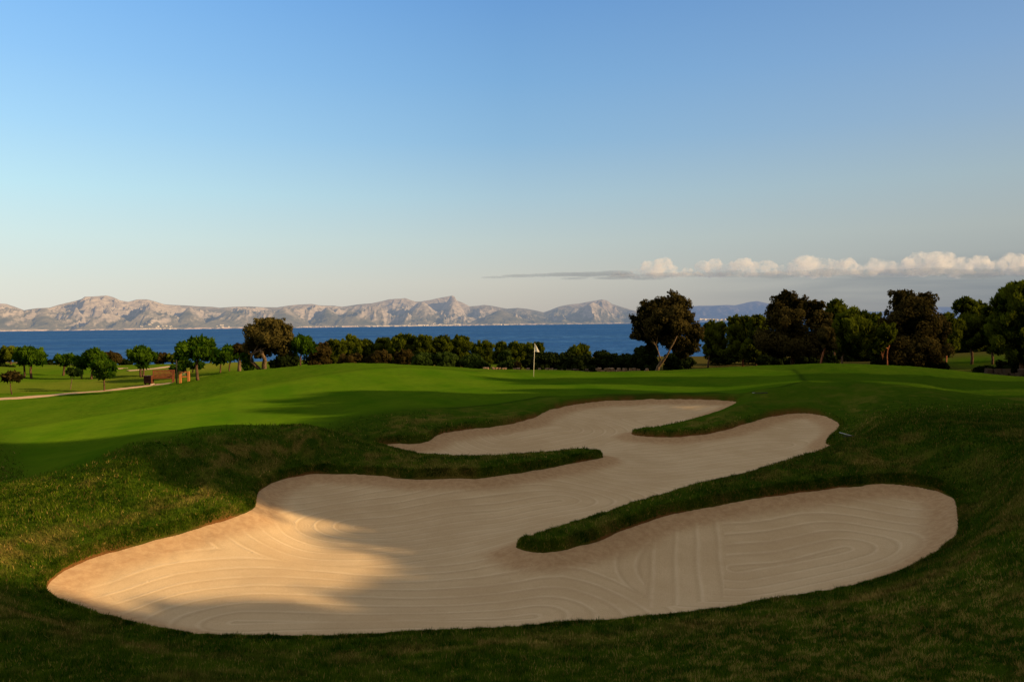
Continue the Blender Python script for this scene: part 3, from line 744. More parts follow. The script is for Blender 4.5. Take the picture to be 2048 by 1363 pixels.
G_pine = 'stone pines on the left fairway'
sp = lambda *a, **k: tree('stone_pine', *a, **{**dict(leaf=M_pine, bark=M_bark, style='pine', n=3800, size=0.42, group=G_pine), **k})
sp('round green stone pine at the left edge, left one of a pair with touching crowns', 'pine tree', (47, 756), [(45, 716, 17, 18), (44, 706, 13, 10)], [[(47, 756, 2.2), (49, 742, 1.8), (48, 728, 1.5)]])
sp('round green stone pine at the left edge, right one of a pair with touching crowns', 'pine tree', (63, 757), [(66, 714, 23, 18), (76, 712, 16, 16), (62, 702, 15, 10), (84, 722, 9, 10)], [[(63, 757, 2.6), (61, 742, 2.2), (63, 728, 1.8)]], n=5200)
sp('small dark stone pine between the left pair and the waterside round brown bush', 'pine tree', (126, 751), [(129, 721, 20, 13), (138, 716, 11, 9), (118, 719, 10, 9)], [[(126, 751, 2.4), (128, 738, 1.8), (130, 728, 1.5)]])
sp('leaning stone pine half hidden under the left side of a bigger round pine', 'pine tree', (162, 757), [(162, 727, 16, 11), (156, 721, 9, 8)], [[(162, 757, 1.6), (165, 742, 1.3), (166, 732, 1.0)]], n=2600)
sp('domed stone pine standing behind the small two tier pine by the path', 'pine tree', (182, 758), [(187, 717, 22, 17), (198, 715, 13, 14), (176, 712, 13, 12), (187, 705, 13, 8)], [[(182, 758, 2.4), (185, 742, 2), (187, 728, 1.6)]], n=5000)
sp('small two tier stone pine growing right at the edge of the pale path', 'pine tree', (208, 782), [(209, 733, 20, 12), (200, 749, 15, 5), (218, 748, 13, 5), (211, 726, 10, 6), (222, 735, 9, 8), (190, 732, 7, 6)], [[(208, 782, 1.8), (208, 765, 1.5), (208, 745, 1.2)]], n=4200, size=0.34)
sp('stone pine with a fan shaped crown on a pale double stem left of the bench', 'pine tree', (283, 754), [(283, 714, 27, 17), (270, 710, 15, 14), (297, 712, 15, 15), (283, 701, 16, 8), (285, 727, 13, 9)], [[(282, 754, 2.4), (281, 740, 2.2), (282, 726, 1.8)], [(286, 754, 2.0), (287, 740, 1.8), (287, 726, 1.5)]], n=5600)
sp('tallest stone pine in the group, curved trunk just right of the wooden board', 'pine tree', (396, 760), [(398, 702, 30, 21), (413, 696, 17, 17), (386, 692, 18, 14), (400, 685, 18, 9), (424, 706, 10, 11)], [[(397, 760, 3.4), (394, 745, 2.8), (393, 730, 2.4), (397, 716, 2.0)]], n=7000)
sp('stone pine leaning behind the tallest one, its trunk behind the wooden board', 'pine tree', (371, 748), [(368, 705, 17, 17), (360, 712, 9, 13), (370, 725, 12, 8), (366, 692, 11, 8)], [[(371, 748, 1.8), (371, 735, 1.6), (370, 722, 1.4)]], n=4200)
sp('low bushy young pine right behind the bench end', 'pine tree', (353, 757), [(354, 737, 13, 7), (347, 739, 7, 5), (361, 738, 6, 5)], [[(353, 757, 1.4), (353, 748, 1.2), (353, 740, 1.0)]], n=1900, size=0.34)
sp('low pine shrub in the shade behind the tallest stone pine', 'pine tree', (384, 745), [(384, 731, 8, 6), (401, 730, 7, 6)], [[(384, 745, 1.2), (386, 736, 1.0)]], n=1300, size=0.34)
sp('small round pine left of the big olive, front one of two', 'pine tree', (440, 745), [(442, 716, 19, 11), (452, 711, 10, 9), (433, 713, 9, 8)], [[(440, 745, 1.7), (441, 734, 1.4), (443, 724, 1.2)]], n=3600)
sp('small round pine left of the big olive, rear one of two', 'pine tree', (459, 742), [(462, 708, 16, 13), (455, 700, 9, 7), (470, 710, 7, 9)], [[(459, 742, 1.5), (459, 730, 1.3), (461, 718, 1.2)]], n=3400)
sp('bright green young pine with a thin red trunk right of the big olive', 'pine tree', (600, 728), [(606, 693, 25, 17), (594, 690, 14, 13), (618, 693, 13, 15), (606, 680, 13, 8)], [[(600, 729, 1.9), (601, 715, 1.6), (603, 704, 1.4)]], n=5200, d=70)
sp('leafy green pine bush in front of the big olive trunks', 'pine tree', (494, 738), [(494, 722, 10, 13), (498, 733, 12, 7), (490, 714, 7, 7)], [[(494, 738, 1.2), (494, 730, 1)]], n=2400, d=70, size=0.3)
G_sap = 'staked saplings beside the pale path'
tree('sapling', 'spindly sapling with a sparse umbrella crown, left of the two by the path', 'sapling', (25, 788), [(23, 751, 14, 6), (12, 755, 7, 4), (35, 755, 6, 3)], [[(25, 788, 1.3), (21, 772, 0.9), (20, 756, 0.7)]], M_brown, M_bark, n=420, size=0.3, group=G_sap)
tree('sapling', 'thin pale sapling with a small light green tuft, right of the two by the path', 'sapling', (141, 778), [(148, 744, 12, 5), (143, 741, 6, 4), (158, 746, 5, 3)], [[(141, 778, 0.9), (143, 764, 0.7), (145, 748, 0.6)]], M_scrub, M_bark2, n=480, size=0.28, group=G_sap)
tree('olive_tree', 'big olive tree with golden lit crown and two pale splayed trunks on the left', 'olive tree', (524, 739),
     [(538, 680, 42, 34), (520, 664, 26, 22), (552, 656, 28, 20), (571, 676, 20, 24), (540, 645, 18, 11), (508, 690, 18, 20), (560, 700, 22, 15), (520, 705, 18, 14), (504, 662, 11, 12)],
     [[(528, 740, 5), (531, 728, 4.6), (535, 716, 3.8), (532, 700, 3.0)], [(519, 740, 4.2), (514, 730, 3.4), (507, 722, 2.6), (512, 708, 2)]], M_olive, M_bark2, n=15000, size=0.2, d=70, front=1.5)
tree('olive_tree', 'dark olive on a thick pale stump trunk, half behind the big golden olive', 'olive tree', (479, 739), [(480, 697, 11, 10), (490, 706, 11, 12), (474, 692, 6, 5)], [[(478, 739, 4.2), (479, 727, 3.2), (480, 716, 2.4), (483, 704, 2)]], M_brown, M_bark2, n=3600, size=0.2, d=76)

G_left = 'bushes along the shore on the left'
bush('bush', 'large olive green bush at the far left edge behind the pines', 22, 738, 112, [(20, 708, 18, 17), (6, 712, 14, 18), (32, 706, 12, 12), (-14, 712, 18, 18)], M_aleppo, 4800, 0.36, group=G_left)
bush('bush', 'rounded brown dome shaped bush standing against the water', 222, 733, 112, [(222, 718, 21, 12), (226, 712, 14, 7)], M_brown, 2600, 0.3, group=G_left)
bush('bush', 'small dark pointed bush in the gap between the left pine pair and the next pine', 98, 734, 118, [(98, 727, 8, 8), (105, 730, 9, 5)], M_dark, 1300, 0.3, group=G_left)
bush('bush', 'low dark bush right of the brown dome bush by the water', 247, 730, 116, [(247, 724, 10, 5), (256, 725, 9, 4)], M_dark, 1200, 0.3, group=G_left)
bush('bush', 'yellow topped thicket behind the bench, left half', 326, 730, 116, [(324, 717, 13, 10), (316, 721, 9, 8)], M_brown, 2200, 0.3, group=G_left)
bush('bush', 'yellow topped thicket behind the bench, right half', 345, 729, 116, [(344, 716, 13, 10), (354, 718, 9, 9)], M_aleppo, 2200, 0.3, group=G_left)
bush('bush', 'dark bush at the far left edge low beside the pine pair', 10, 744, 104, [(4, 735, 12, 6), (20, 736, 10, 4)], M_dark, 1000, 0.3, group=G_left)
bush('bush', 'dark shrub behind the two small round pines left of the olive', 420, 724, 118, [(424, 713, 12, 9), (410, 716, 10, 7)], M_brown, 1500, 0.3, group=G_left)

# belt of pines and scrub behind the green
G_belt = 'belt of pines and scrub behind the green'
belt = [
 ('low rust brown scrub bush right beside the young pine with red trunk', 642, 733, [(640, 705, 22, 18), (628, 694, 12, 9)], M_brown, 4200, 82),
 ('dark reddish scrub bush behind the big olive, low on its right side', 575, 738, [(572, 722, 22, 15), (585, 716, 14, 13), (552, 728, 16, 10)], M_dark, 4200, 78),
 ('olive green pine, first of the belt from its left end', 672, 733, [(668, 702, 20, 20), (678, 693, 14, 12), (663, 690, 11, 9)], M_aleppo, 4800, 84),
 ('pine with yellow tips, second of the belt from its left end', 703, 733, [(702, 699, 20, 22), (706, 686, 14, 9)], M_aleppo, 5000, 86),
 ('dark pine, third of the belt, with low rounded top', 736, 733, [(735, 700, 19, 21), (731, 688, 14, 9)], M_aleppo, 4800, 88),
 ('pine left of the tallest one in the belt', 766, 733, [(764, 700, 20, 22), (768, 686, 16, 10)], M_aleppo, 5000, 88),
 ('tallest pine in the belt with a bright yellow green top', 800, 733, [(802, 697, 24, 24), (813, 679, 17, 11), (797, 680, 14, 9), (826, 682, 9, 9)], M_aleppo, 6600, 86),
 ('round topped pine right of the tallest one in the belt', 846, 734, [(846, 695, 17, 21), (848, 682, 14, 10), (838, 690, 10, 14)], M_aleppo, 5000, 85),
 ('pine with two golden knobs beside the gap of water, left knob taller', 884, 734, [(884, 693, 18, 20), (885, 681, 12, 10), (874, 697, 12, 14)], M_aleppo, 5000, 86),
 ('last pine of the belt with a domed golden crown before the water gap', 920, 734, [(922, 692, 19, 20), (926, 682, 12, 10), (908, 690, 12, 14), (918, 712, 14, 14)], M_aleppo, 5400, 88),
 ('pine right of the water gap with an even rounded top', 965, 736, [(964, 703, 19, 17), (972, 693, 15, 9), (953, 698, 10, 10)], M_aleppo, 4600, 92),
 ('pine with a single golden point left of the flag', 1003, 736, [(1003, 702, 14, 18), (1003, 692, 8, 8)], M_aleppo, 3600, 94),
 ('pine with two golden points just left of the flag', 1033, 736, [(1033, 704, 20, 17), (1025, 693, 9, 8), (1043, 695, 10, 8)], M_aleppo, 4600, 93),
 ('golden round topped pine directly behind the white flag', 1070, 737, [(1070, 705, 19, 18), (1077, 693, 9, 9), (1060, 698, 10, 9)], M_aleppo, 4600, 94),
 ('lone bright green pine standing against the water right of the flag', 1157, 738, [(1158, 703, 22, 12), (1166, 696, 13, 8), (1143, 706, 11, 8), (1160, 718, 24, 14)], M_aleppo, 5000, 98),
 ('rusty scrub bush low in front of the belt, left one', 700, 735, [(698, 722, 20, 12), (712, 718, 12, 12)], M_brown, 3600, 74),
 ('rusty scrub bush low in front of the belt, middle one', 760, 735, [(758, 718, 20, 15), (742, 722, 14, 11)], M_brown, 3800, 74),
 ('rusty scrub bush low in front of the belt, right one', 800, 736, [(806, 716, 18, 16), (820, 722, 12, 12)], M_brown, 3600, 74),
 ('low green shrub in front of the belt, leftmost of three', 848, 737, [(846, 722, 20, 14), (858, 716, 13, 9), (832, 724, 9, 10)], M_scrub, 3800, 70),
 ('low green shrub in front of the belt, middle and roundest of three', 898, 738, [(896, 721, 22, 14), (884, 720, 12, 11), (908, 720, 10, 11)], M_scrub, 4000, 70),
 ('low green shrub in front of the belt, rightmost of three', 946, 740, [(946, 726, 22, 15), (951, 719, 13, 9), (965, 732, 14, 8)], M_scrub, 3800, 70),
 ('small round dark green tree in front of the pines left of the flag', 1010, 735, [(1010, 713, 12, 13), (1008, 722, 12, 8)], M_scrub, 2800, 84),
 ('pale grey green cushion shrub on the wall left of the flag', 1022, 738, [(1024, 728, 14, 6), (1012, 731, 14, 4)], M_scrub, 1500, 74),
 ('tiny rust coloured shrub on the wall just left of the flag', 1035, 740, [(1035, 730, 5, 6)], M_brown, 500, 70),
 ('dark hedge shrub directly behind the flag stick', 1078, 740, [(1078, 722, 24, 15), (1056, 726, 16, 11), (1095, 718, 16, 13)], M_dark, 4200, 78),
 ('dark hedge shrub right of the flag stick', 1122, 741, [(1122, 722, 28, 15), (1105, 714, 14, 9)], M_dark, 4200, 79),
 ('dark hedge shrub under the lone bright pine', 1168, 742, [(1168, 725, 28, 14), (1150, 726, 16, 12)], M_dark, 4200, 78),
 ('dark hedge shrub with a knobbed top right of the lone bright pine', 1208, 743, [(1208, 720, 22, 17), (1200, 711, 14, 8), (1222, 718, 12, 12)], M_dark, 4200, 79),
 ('dark hedge shrub with spiky top over the stone wall', 1248, 744, [(1248, 724, 26, 15), (1258, 716, 16, 9), (1238, 718, 10, 8)], M_dark, 4200, 78),
 ('dark hedge shrub at the left foot of the tall leaning tree', 1290, 744, [(1288, 716, 26, 22), (1276, 722, 18, 16), (1300, 704, 16, 14)], M_dark, 5200, 76),
 ('dark hedge shrub at the right foot of the tall leaning tree', 1350, 744, [(1350, 722, 24, 18), (1372, 726, 20, 13)], M_dark, 3800, 78),
 ('dark thicket filling the gaps behind the left half of the belt', 720, 733, [(690, 714, 40, 20), (760, 712, 44, 20), (640, 716, 30, 16)], M_dark, 9000, 96),
 ('dark thicket filling the gaps behind the right half of the belt', 880, 735, [(850, 712, 44, 22), (915, 714, 34, 20)], M_dark, 9000, 97),
 ('dark thicket behind the pines between water gap and flag', 1010, 736, [(985, 718, 34, 15), (1050, 716, 34, 15)], M_dark, 6000, 101),
]
for (lab, bx_, by_, cr, mt, n, d) in belt:
    pine = mt is M_aleppo
    cx_, cy_, rx_, ry_ = cr[0]; lo = cy_ + ry_ * .5
    if by_ - lo > 6: cr = cr + [(cx_, (lo + by_) / 2, rx_ * 1.0, (by_ - lo) / 2 + 4)]; n = int(n * 1.2)
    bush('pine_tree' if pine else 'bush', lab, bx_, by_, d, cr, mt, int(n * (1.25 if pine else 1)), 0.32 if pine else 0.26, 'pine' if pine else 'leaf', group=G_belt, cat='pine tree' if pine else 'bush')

# right hand wood
G_wood = 'trees of the wood on the right'
tree('oak_tree', 'tall leaning tree with a ragged dark crown and pale forked trunk against the water', 'tree', (1312, 744),
     [(1330, 645, 44, 34), (1350, 612, 26, 24), (1318, 612, 24, 18), (1290, 622, 18, 18), (1282, 645, 20, 22), (1278, 668, 18, 18), (1368, 640, 22, 26), (1388, 668, 20, 28), (1376, 694, 24, 22), (1304, 678, 22, 18), (1345, 680, 26, 24), (1362, 599, 10, 13), (1300, 694, 12, 10), (1362, 706, 18, 14), (1268, 640, 6, 8), (1350, 690, 18, 14)],
     [[(1310, 745, 4.6), (1315, 733, 3.6), (1322, 722, 2.8), (1331, 705, 1.7), (1342, 682, 1.3), (1352, 662, 0.9)], [(1319, 727, 2.2), (1316, 714, 1.8), (1312, 704, 1.3), (1306, 690, 0.8)]], M_oak, M_bark2, n=19000, size=0.2, d=64, group=G_wood, front=1.3)
wood = [
 ('oak_tree', 'broad rusty oak with two dark heads, second tall tree from the left in the wood', (1622, 730), [(1575, 640, 42, 40), (1570, 600, 24, 20), (1600, 612, 22, 22), (1635, 640, 28, 32), (1632, 612, 22, 14), (1548, 622, 18, 22), (1572, 588, 13, 10), (1560, 690, 50, 36), (1620, 690, 36, 34), (1652, 655, 12, 22)], [[(1585, 735, 5), (1586, 715, 4), (1580, 690, 3)]], M_oak, M_bark, 20000, 72),
 ('oak_tree', 'massive rusty oak with twin rounded heads right of the centre of the wood', (1830, 738), [(1820, 640, 46, 44), (1806, 604, 28, 26), (1852, 612, 22, 28), (1850, 596, 14, 12), (1804, 590, 18, 13), (1868, 660, 26, 36), (1790, 650, 22, 40), (1824, 700, 56, 34), (1878, 690, 20, 34), (1785, 690, 20, 34)], [[(1836, 742, 5), (1834, 720, 4), (1828, 690, 3)]], M_oak, M_bark, 21000, 68),
 ('pine_tree', 'tall dark pine cut by the right edge of the frame, highest crown in the wood', (2040, 750), [(2040, 620, 46, 42), (2048, 584, 36, 26), (2010, 606, 26, 20), (2075, 600, 40, 40), (2030, 665, 48, 40), (2062, 700, 50, 40), (2012, 640, 24, 26)], [[(2042, 755, 6), (2044, 720, 5), (2040, 680, 4)]], M_aleppo, M_bark, 20000, 60),
 ('pine_tree', 'bright green pine with a pale thin trunk between the two rusty oaks, large rounded crown', (1683, 729), [(1706, 664, 34, 40), (1716, 640, 24, 20), (1728, 680, 16, 30), (1690, 650, 22, 24), (1712, 700, 24, 22), (1688, 690, 22, 24)], [[(1682, 730, 2.0), (1684, 716, 1.8), (1688, 700, 1.5), (1700, 680, 1.3)]], M_aleppo, M_bark2, 13000, 68),
 ('pine_tree', 'green topped pine rising behind the first rusty oak, right of its heads', (1668, 728), [(1672, 630, 22, 26), (1664, 612, 11, 11), (1676, 612, 9, 11), (1660, 660, 22, 28)], [[(1668, 728, 2), (1668, 690, 1.6)]], M_aleppo, M_bark, 6000, 78),
 ('pine_tree', 'slim green pine just left of the massive twin headed oak', (1750, 730), [(1752, 664, 20, 34), (1745, 640, 13, 16), (1768, 670, 14, 30), (1756, 700, 20, 24)], [[(1756, 731, 1.6), (1757, 708, 1.3)]], M_aleppo, M_bark, 6500, 80),
 ('pine_tree', 'bent red stemmed pine with a kinked bough under the massive oak', (1773, 733), [(1772, 668, 16, 22), (1762, 690, 10, 14)], [[(1774, 734, 1.5), (1774, 716, 1.3), (1775, 700, 1.2), (1779, 690, 1.0)], [(1775, 696, 1.1), (1769, 695, 1.0), (1766, 703, .8), (1765, 718, .7)]], M_aleppo, M_bark3, 2600, 66),
 ('pine_tree', 'green feathery pine low at the right flank of the massive oak', (1896, 735), [(1908, 664, 18, 26), (1918, 650, 11, 14), (1900, 690, 18, 22), (1895, 640, 13, 16)], [[(1892, 735, 1.8), (1893, 710, 1.5)]], M_aleppo, M_bark3, 6500, 74),
 ('pine_tree', 'flat topped green pine between the massive oak and the edge tree', (1945, 730), [(1940, 618, 24, 18), (1918, 612, 14, 12), (1962, 616, 16, 14), (1938, 650, 34, 26), (1930, 602, 14, 8), (1950, 680, 34, 26)], [[(1942, 734, 3), (1943, 700, 2.4), (1942, 660, 2)]], M_aleppo, M_bark, 12000, 80),
 ('pine_tree', 'dark pine standing left of the edge tree above the grass clearing', (1985, 732), [(1984, 640, 22, 24), (1980, 670, 28, 26), (1978, 622, 13, 13), (2000, 690, 24, 24)], [[(1984, 733, 2.6), (1984, 700, 2.2)]], M_aleppo, M_bark, 9000, 78),
 ('pine_tree', 'yellow green pine just right of the tall leaning tree, leftmost of the low pines', (1430, 732), [(1428, 674, 24, 30), (1420, 654, 14, 13), (1440, 660, 14, 16), (1432, 700, 26, 20)], [[(1415, 737, 2), (1418, 715, 1.6), (1424, 700, 1.4)]], M_aleppo, M_bark, 8000, 82),
 ('pine_tree', 'golden topped pine, middle of the low pines left of the first rusty oak', (1476, 732), [(1476, 666, 24, 30), (1470, 644, 16, 12), (1488, 644, 14, 13), (1480, 700, 28, 22)], [[(1486, 733, 2), (1486, 715, 1.8), (1482, 700, 1.4)]], M_aleppo, M_bark3, 9000, 80),
 ('pine_tree', 'green pine leaning against the left flank of the first rusty oak', (1515, 732), [(1516, 664, 22, 34), (1514, 640, 15, 12), (1530, 690, 26, 28), (1505, 700, 24, 24)], [[(1512, 732, 2), (1513, 700, 1.5)]], M_aleppo, M_bark, 8500, 78),
 ('bush', 'black thicket filling the shade under the low pines', (1460, 736), [(1450, 715, 36, 16), (1500, 712, 34, 18), (1540, 716, 30, 16)], [[(1460, 736, 2), (1460, 720, 1.5)]], M_dark, M_bark, 8000, 88),
 ('bush', 'black thicket filling the shade behind the bright pine with a pale trunk', (1700, 732), [(1660, 706, 34, 24), (1710, 712, 34, 18), (1750, 714, 30, 18), (1620, 708, 30, 22)], [[(1700, 732, 2), (1700, 715, 1.5)]], M_dark, M_bark, 9000, 92),
 ('bush', 'black thicket behind the twin headed oak', (1840, 734), [(1800, 706, 36, 24), (1850, 706, 36, 24), (1885, 706, 22, 24)], [[(1840, 734, 2), (1840, 715, 1.5)]], M_dark, M_bark, 8000, 96),
 ('bush', 'dark low shrubs on the ground under the edge tree beside the right hand wall', (2010, 750), [(1975, 741, 26, 8), (2025, 736, 36, 15), (2060, 728, 30, 24)], [[(2010, 750, 2), (2010, 742, 1.5)]], M_dark, M_bark, 6000, 62),
 ('bush', 'dark low shrubs along the crest under the massive twin headed oak', (1800, 738), [(1780, 726, 30, 11), (1830, 729, 34, 11), (1875, 731, 24, 10)], [[(1800, 738, 2), (1800, 730, 1.5)]], M_dark, M_bark, 6000, 70),
 ('bush', 'dark low shrubs along the crest under the first rusty oak', (1600, 735), [(1545, 724, 34, 12), (1600, 722, 34, 12), (1650, 722, 24, 10)], [[(1600, 735, 2), (1600, 728, 1.5)]], M_dark, M_bark, 6000, 76),
 ('bush', 'black thicket in the shade above the grass clearing', (1950, 712), [(1920, 694, 34, 22), (1970, 694, 34, 22), (2020, 690, 34, 26)], [[(1950, 712, 2), (1950, 700, 1.5)]], M_dark, M_bark, 8000, 112),
 ('pine_tree', 'red barked leaning trunk pine at the right foot of the first rusty oak', (1641, 729), [(1652, 672, 18, 22), (1660, 690, 14, 12)], [[(1641, 730, 2.0), (1643, 718, 1.9), (1646, 706, 1.8), (1650, 696, 1.2)]], M_oak, M_bark3, 3000, 64),
]
for (nm, lab, base, cr, st, mt, bk, n, d) in wood:
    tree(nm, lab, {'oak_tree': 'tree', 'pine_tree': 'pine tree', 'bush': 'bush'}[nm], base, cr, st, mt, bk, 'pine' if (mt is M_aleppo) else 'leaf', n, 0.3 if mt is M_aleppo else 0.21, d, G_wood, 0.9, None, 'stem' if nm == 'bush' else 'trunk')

# tall trees beyond the right hand edge of the frame, whose shade lies over bunker and green
def shade_tree(seed, z0, z1, wide, name):
    rg = random.Random(seed); cl = []
    for k in range(12):
        z = rg.uniform(z0 + 1, z1 - 1.2); w = wide * (1 - 0.45 * (z - z0) / (z1 - z0))
        cl.append((rg.uniform(-w, w), rg.uniform(-w, w), z, rg.uniform(1.4, 2.0), rg.uniform(1.4, 2.0), rg.uniform(1.1, 1.6)))
    for k in range(4):
        z = z0 + (z1 - z0) * (k + 1) / 5; cl.append((0, 0, z, wide * 1.1, wide * 1.1, (z1 - z0) / 6))
    o = empty(name, (0, 0, 0))
    v, f, ti = leaf_cloud(cl, 9000, 0.5, 'leaf', seed); mesh_np('crown', v, f, M_oak, o, attrs={'tint': ti})
    m = MB(); m.tube([(0, 0, -0.3), (0.1, 0, z0), (0, 0.1, (z0 + z1) / 2), (0, 0, z1 - .5)], [0.38, 0.3, 0.2, 0.06], 8)
    for c in cl[:8]: m.tube([(0, 0, max(z0 * .8, c[2] * .6)), (c[0] * .5, c[1] * .5, c[2] * .8), c[:3]], [0.16, 0.1, 0.03], 5)
    m.build('trunk', M_bark, o, smooth=True)
    return o
kinds = {'t': shade_tree(501, 1.2, 16.5, 2.3, 'oak_tree'), 'u': shade_tree(502, 5.0, 11.6, 2.4, 'stone_pine'), 'n': shade_tree(503, 1.2, 16.5, 1.5, 'oak_tree')}
used = {}
shade = [  # (c = y + 0.325 x, the line of its shadow; x; height factor; kind)
 (-12, 30, 1.0, 't'), (-7, 29, 1.0, 't'), (-2, 31, 1.05, 't'), (1.8, 29, 1.05, 't'), (5.2, 30, 1.0, 't'), (8.3, 28, 0.90, 'n'), (10.8, 27, 0.56, 'n'), (13.6, 27, 0.47, 'n'), (16.7, 27.5, 0.50, 'n'),
 (20.0, 28, 1.0, 't'), (23.6, 30, 1.0, 't'), (27.2, 27, 1.12, 'u'), (30.6, 27, 1.14, 'u'), (34.8, 30, 0.93, 't'), (37.0, 31, 1.0, 't'), (41.2, 33, 0.84, 'n'), (48.9, 38, 0.95, 't'),
 (66.5, 50, 0.55, 't'), (73.5, 51, 0.52, 't'), (81, 53, 0.56, 't'), (90, 55, 0.55, 't'), (99, 57, 0.55, 't')]
for (c, x, h, kd) in shade:
    if kd not in used: o = kinds[kd]; used[kd] = 1
    else:
        o = kinds[kd].copy(); C.objects.link(o)
        for ch in list(kinds[kd].children):
            k = ch.copy(); C.objects.link(k); k.parent = o
    y = c - 0.325 * x
    o.location = (x, y, slope_z(x, y) - 0.1); o.scale = (max(h, 0.9), max(h, 0.9), h); o.rotation_euler = (0, 0, c * 1.7)
    tag(o, 'dense tree outside the right edge of the frame, shading bunker and green', 'tree', 'trees beyond the right edge')

# ------------------------------------------------------------------ path, distant sand, walls
def strip(name, line, widths, mat, lift=0.03):
    pts = np.array([hit(x, y)[:2] for x, y in line]); n = 60
    s = np.linspace(0, len(pts) - 1, n); cx = np.interp(s, range(len(pts)), pts[:, 0]); cy = np.interp(s, range(len(pts)), pts[:, 1]); wd = np.interp(s, range(len(pts)), widths)
    tx, ty = np.gradient(cx), np.gradient(cy); L = np.hypot(tx, ty); nx, ny = -ty / L, tx / L
    rows = []
    for k in np.linspace(-1, 1, 7):
        x = cx + nx * wd * k * .5; y = cy + ny * wd * k * .5
        z = bil(ZZ, x / y, y) + lift - 0.04 * (abs(k) == 1)
        rows.append(np.stack([x, y, z], -1))
    co = np.stack(rows, 0).reshape(-1, 3)
    o = mesh_np(name, co, grid_faces(7, n), mat, smooth=True); tag(o, kind='structure'); return o
M_path = plain('path_gravel', (0.55, 0.37, 0.22), 0.95, 0.3, 3.0, 0.05)
strip('path', [(-160, 806), (0, 798), (100, 791), (200, 782.5), (270, 774.5), (310, 769.5), (345, 766)], [1.7, 1.7, 1.6, 1.5, 1.4, 1.1, 0.5], M_path, 0.05)
strip('path', [(255, 741.5), (285, 739.5), (315, 736.5), (350, 731.5)], [2.6, 2.2, 1.6, 1.2], M_path, 0.06)
strip('sand_patch', [(231, 737.5), (241, 737), (250, 736.8)], [1.0, 3.0, 0.8], M_path, 0.06)

M_stone2 = plain('shaded_stone', (0.07, 0.05, 0.035), 0.95, 0.5, 3.0, 0.05, bump=0.5)  # dark copy of the wall stone with shade put into its colour
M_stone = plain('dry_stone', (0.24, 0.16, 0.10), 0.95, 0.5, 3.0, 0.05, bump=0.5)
def wall(line, drop_px, label, rows=4, sz=0.32, d=None, h=0.9, mat=None):
    """dry stone wall: courses of individually turned stones"""
    rg = random.Random(len(label))
    ends = [P(x, y, dd) for x, y, dd in line]
    root = empty('stone_wall', (ends[0][0], ends[0][1], ground(ends[0][0], ends[0][1]))); tag(root, label, 'stone wall')
    m = MB(); cap = MB()
    for a, b in zip(ends[:-1], ends[1:]):
        L = math.hypot(b[0] - a[0], b[1] - a[1]); n = int(L / sz)
        for i in range(n):
            t = (i + rg.random() * .4) / n; x = a[0] + (b[0] - a[0]) * t; y = a[1] + (b[1] - a[1]) * t
            topz = a[2] + (b[2] - a[2]) * t; g = topz - h
            hh = h / rows
            topz -= 0.08
            for r in range(rows):
                if r == rows - 1 and rg.random() < 0.4: continue
                s = sz * rg.uniform(.8, 1.25)
                Mx = Matrix.Rotation(rg.uniform(-.3, .3), 3, 'Z') @ Matrix.Rotation(rg.uniform(-.15, .15), 3, 'Y') @ Matrix.Rotation(rg.uniform(-.15, .15), 3, 'X')
                mm = cap if r == rows - 1 else m
                mm.box(x - root.location.x + (r % 2) * sz * .5, y - root.location.y + rg.uniform(-.05, .05), g + hh * (r + .5) - root.location.z, s, 0.45, hh * rg.uniform(.9, 1.15), Mx, 0.06)
    m.build('courses', mat or M_stone, root); cap.build('coping', mat or M_stone, root)
wall([(968, 734.5, 66), (1060, 736, 66), (1110, 736.5, 66.5)], 0, 'low broken dry stone wall at the back of the green near the flag', 5, 0.24)
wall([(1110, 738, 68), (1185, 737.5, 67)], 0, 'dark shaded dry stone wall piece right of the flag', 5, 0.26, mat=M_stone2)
wall([(1192, 735.5, 66), (1300, 737, 65)], 0, 'orange lit dry stone wall left of the leaning tree trunk', 5, 0.25)
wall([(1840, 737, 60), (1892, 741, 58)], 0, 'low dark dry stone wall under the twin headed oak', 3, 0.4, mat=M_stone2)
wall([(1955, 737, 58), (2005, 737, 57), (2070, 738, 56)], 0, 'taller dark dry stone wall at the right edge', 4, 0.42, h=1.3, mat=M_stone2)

# ------------------------------------------------------------------ flag
M_pole = plain('pole_paint', (0.80, 0.76, 0.62), 0.4, 0.05)
M_flag = leafmat('flag_cloth', (0.75, 0.70, 0.60), (0.85, 0.80, 0.72), 0.35)
M_cup = plain('cup_liner', (0.7, 0.7, 0.68), 0.5, 0.05)
fb = hit(1067, 753)
fr = empty('flagstick', tuple(fb)); tag(fr, 'white golf flag on a thin pale pole standing on the green', 'golf flag')
sF = fb[1] / F
top = Vector((3.2 * sF, 0, 65.5 * sF))
m = MB(); m.tube([(0, 0, -0.12), tuple(top * .33), tuple(top * .66), tuple(top)], [0.016, 0.016, 0.015, 0.013], 10); m.build('pole', M_pole, fr, True)
mm = MB(); mm.tube([tuple(top), tuple(top + Vector((0, 0, .03)))], [0.022, 0.016], 10); mm.build('finial', M_pole, fr, True)
vs, fs_, tn = [], [], []
nu, nv = 14, 12                                        # drooping cloth hanging from the hoist
for i in range(nu):
    for j in range(nv):
        a = i / (nu - 1); b = j / (nv - 1)             # a along fly, b down the hoist
        hoist = top * (0.995 - 0.225 * b)
        fly = Vector((a * (1.4 + 9.0 * b) * sF, 0.06 * math.sin(a * 6 + b * 2) * a, -a * (0.4 + 0.9 * b) * sF))
        q = hoist + fly; vs.append(tuple(q)); tn.append(0.5)
for i in range(nu - 1):
    for j in range(nv - 1):
        k = i * nv + j; fs_.append((k, k + 1, k + nv + 1, k + nv))
mesh_np('flag', np.array(vs), np.array(fs_), M_flag, fr, smooth=True, attrs={'tint': np.array(tn)})
hb = MB()
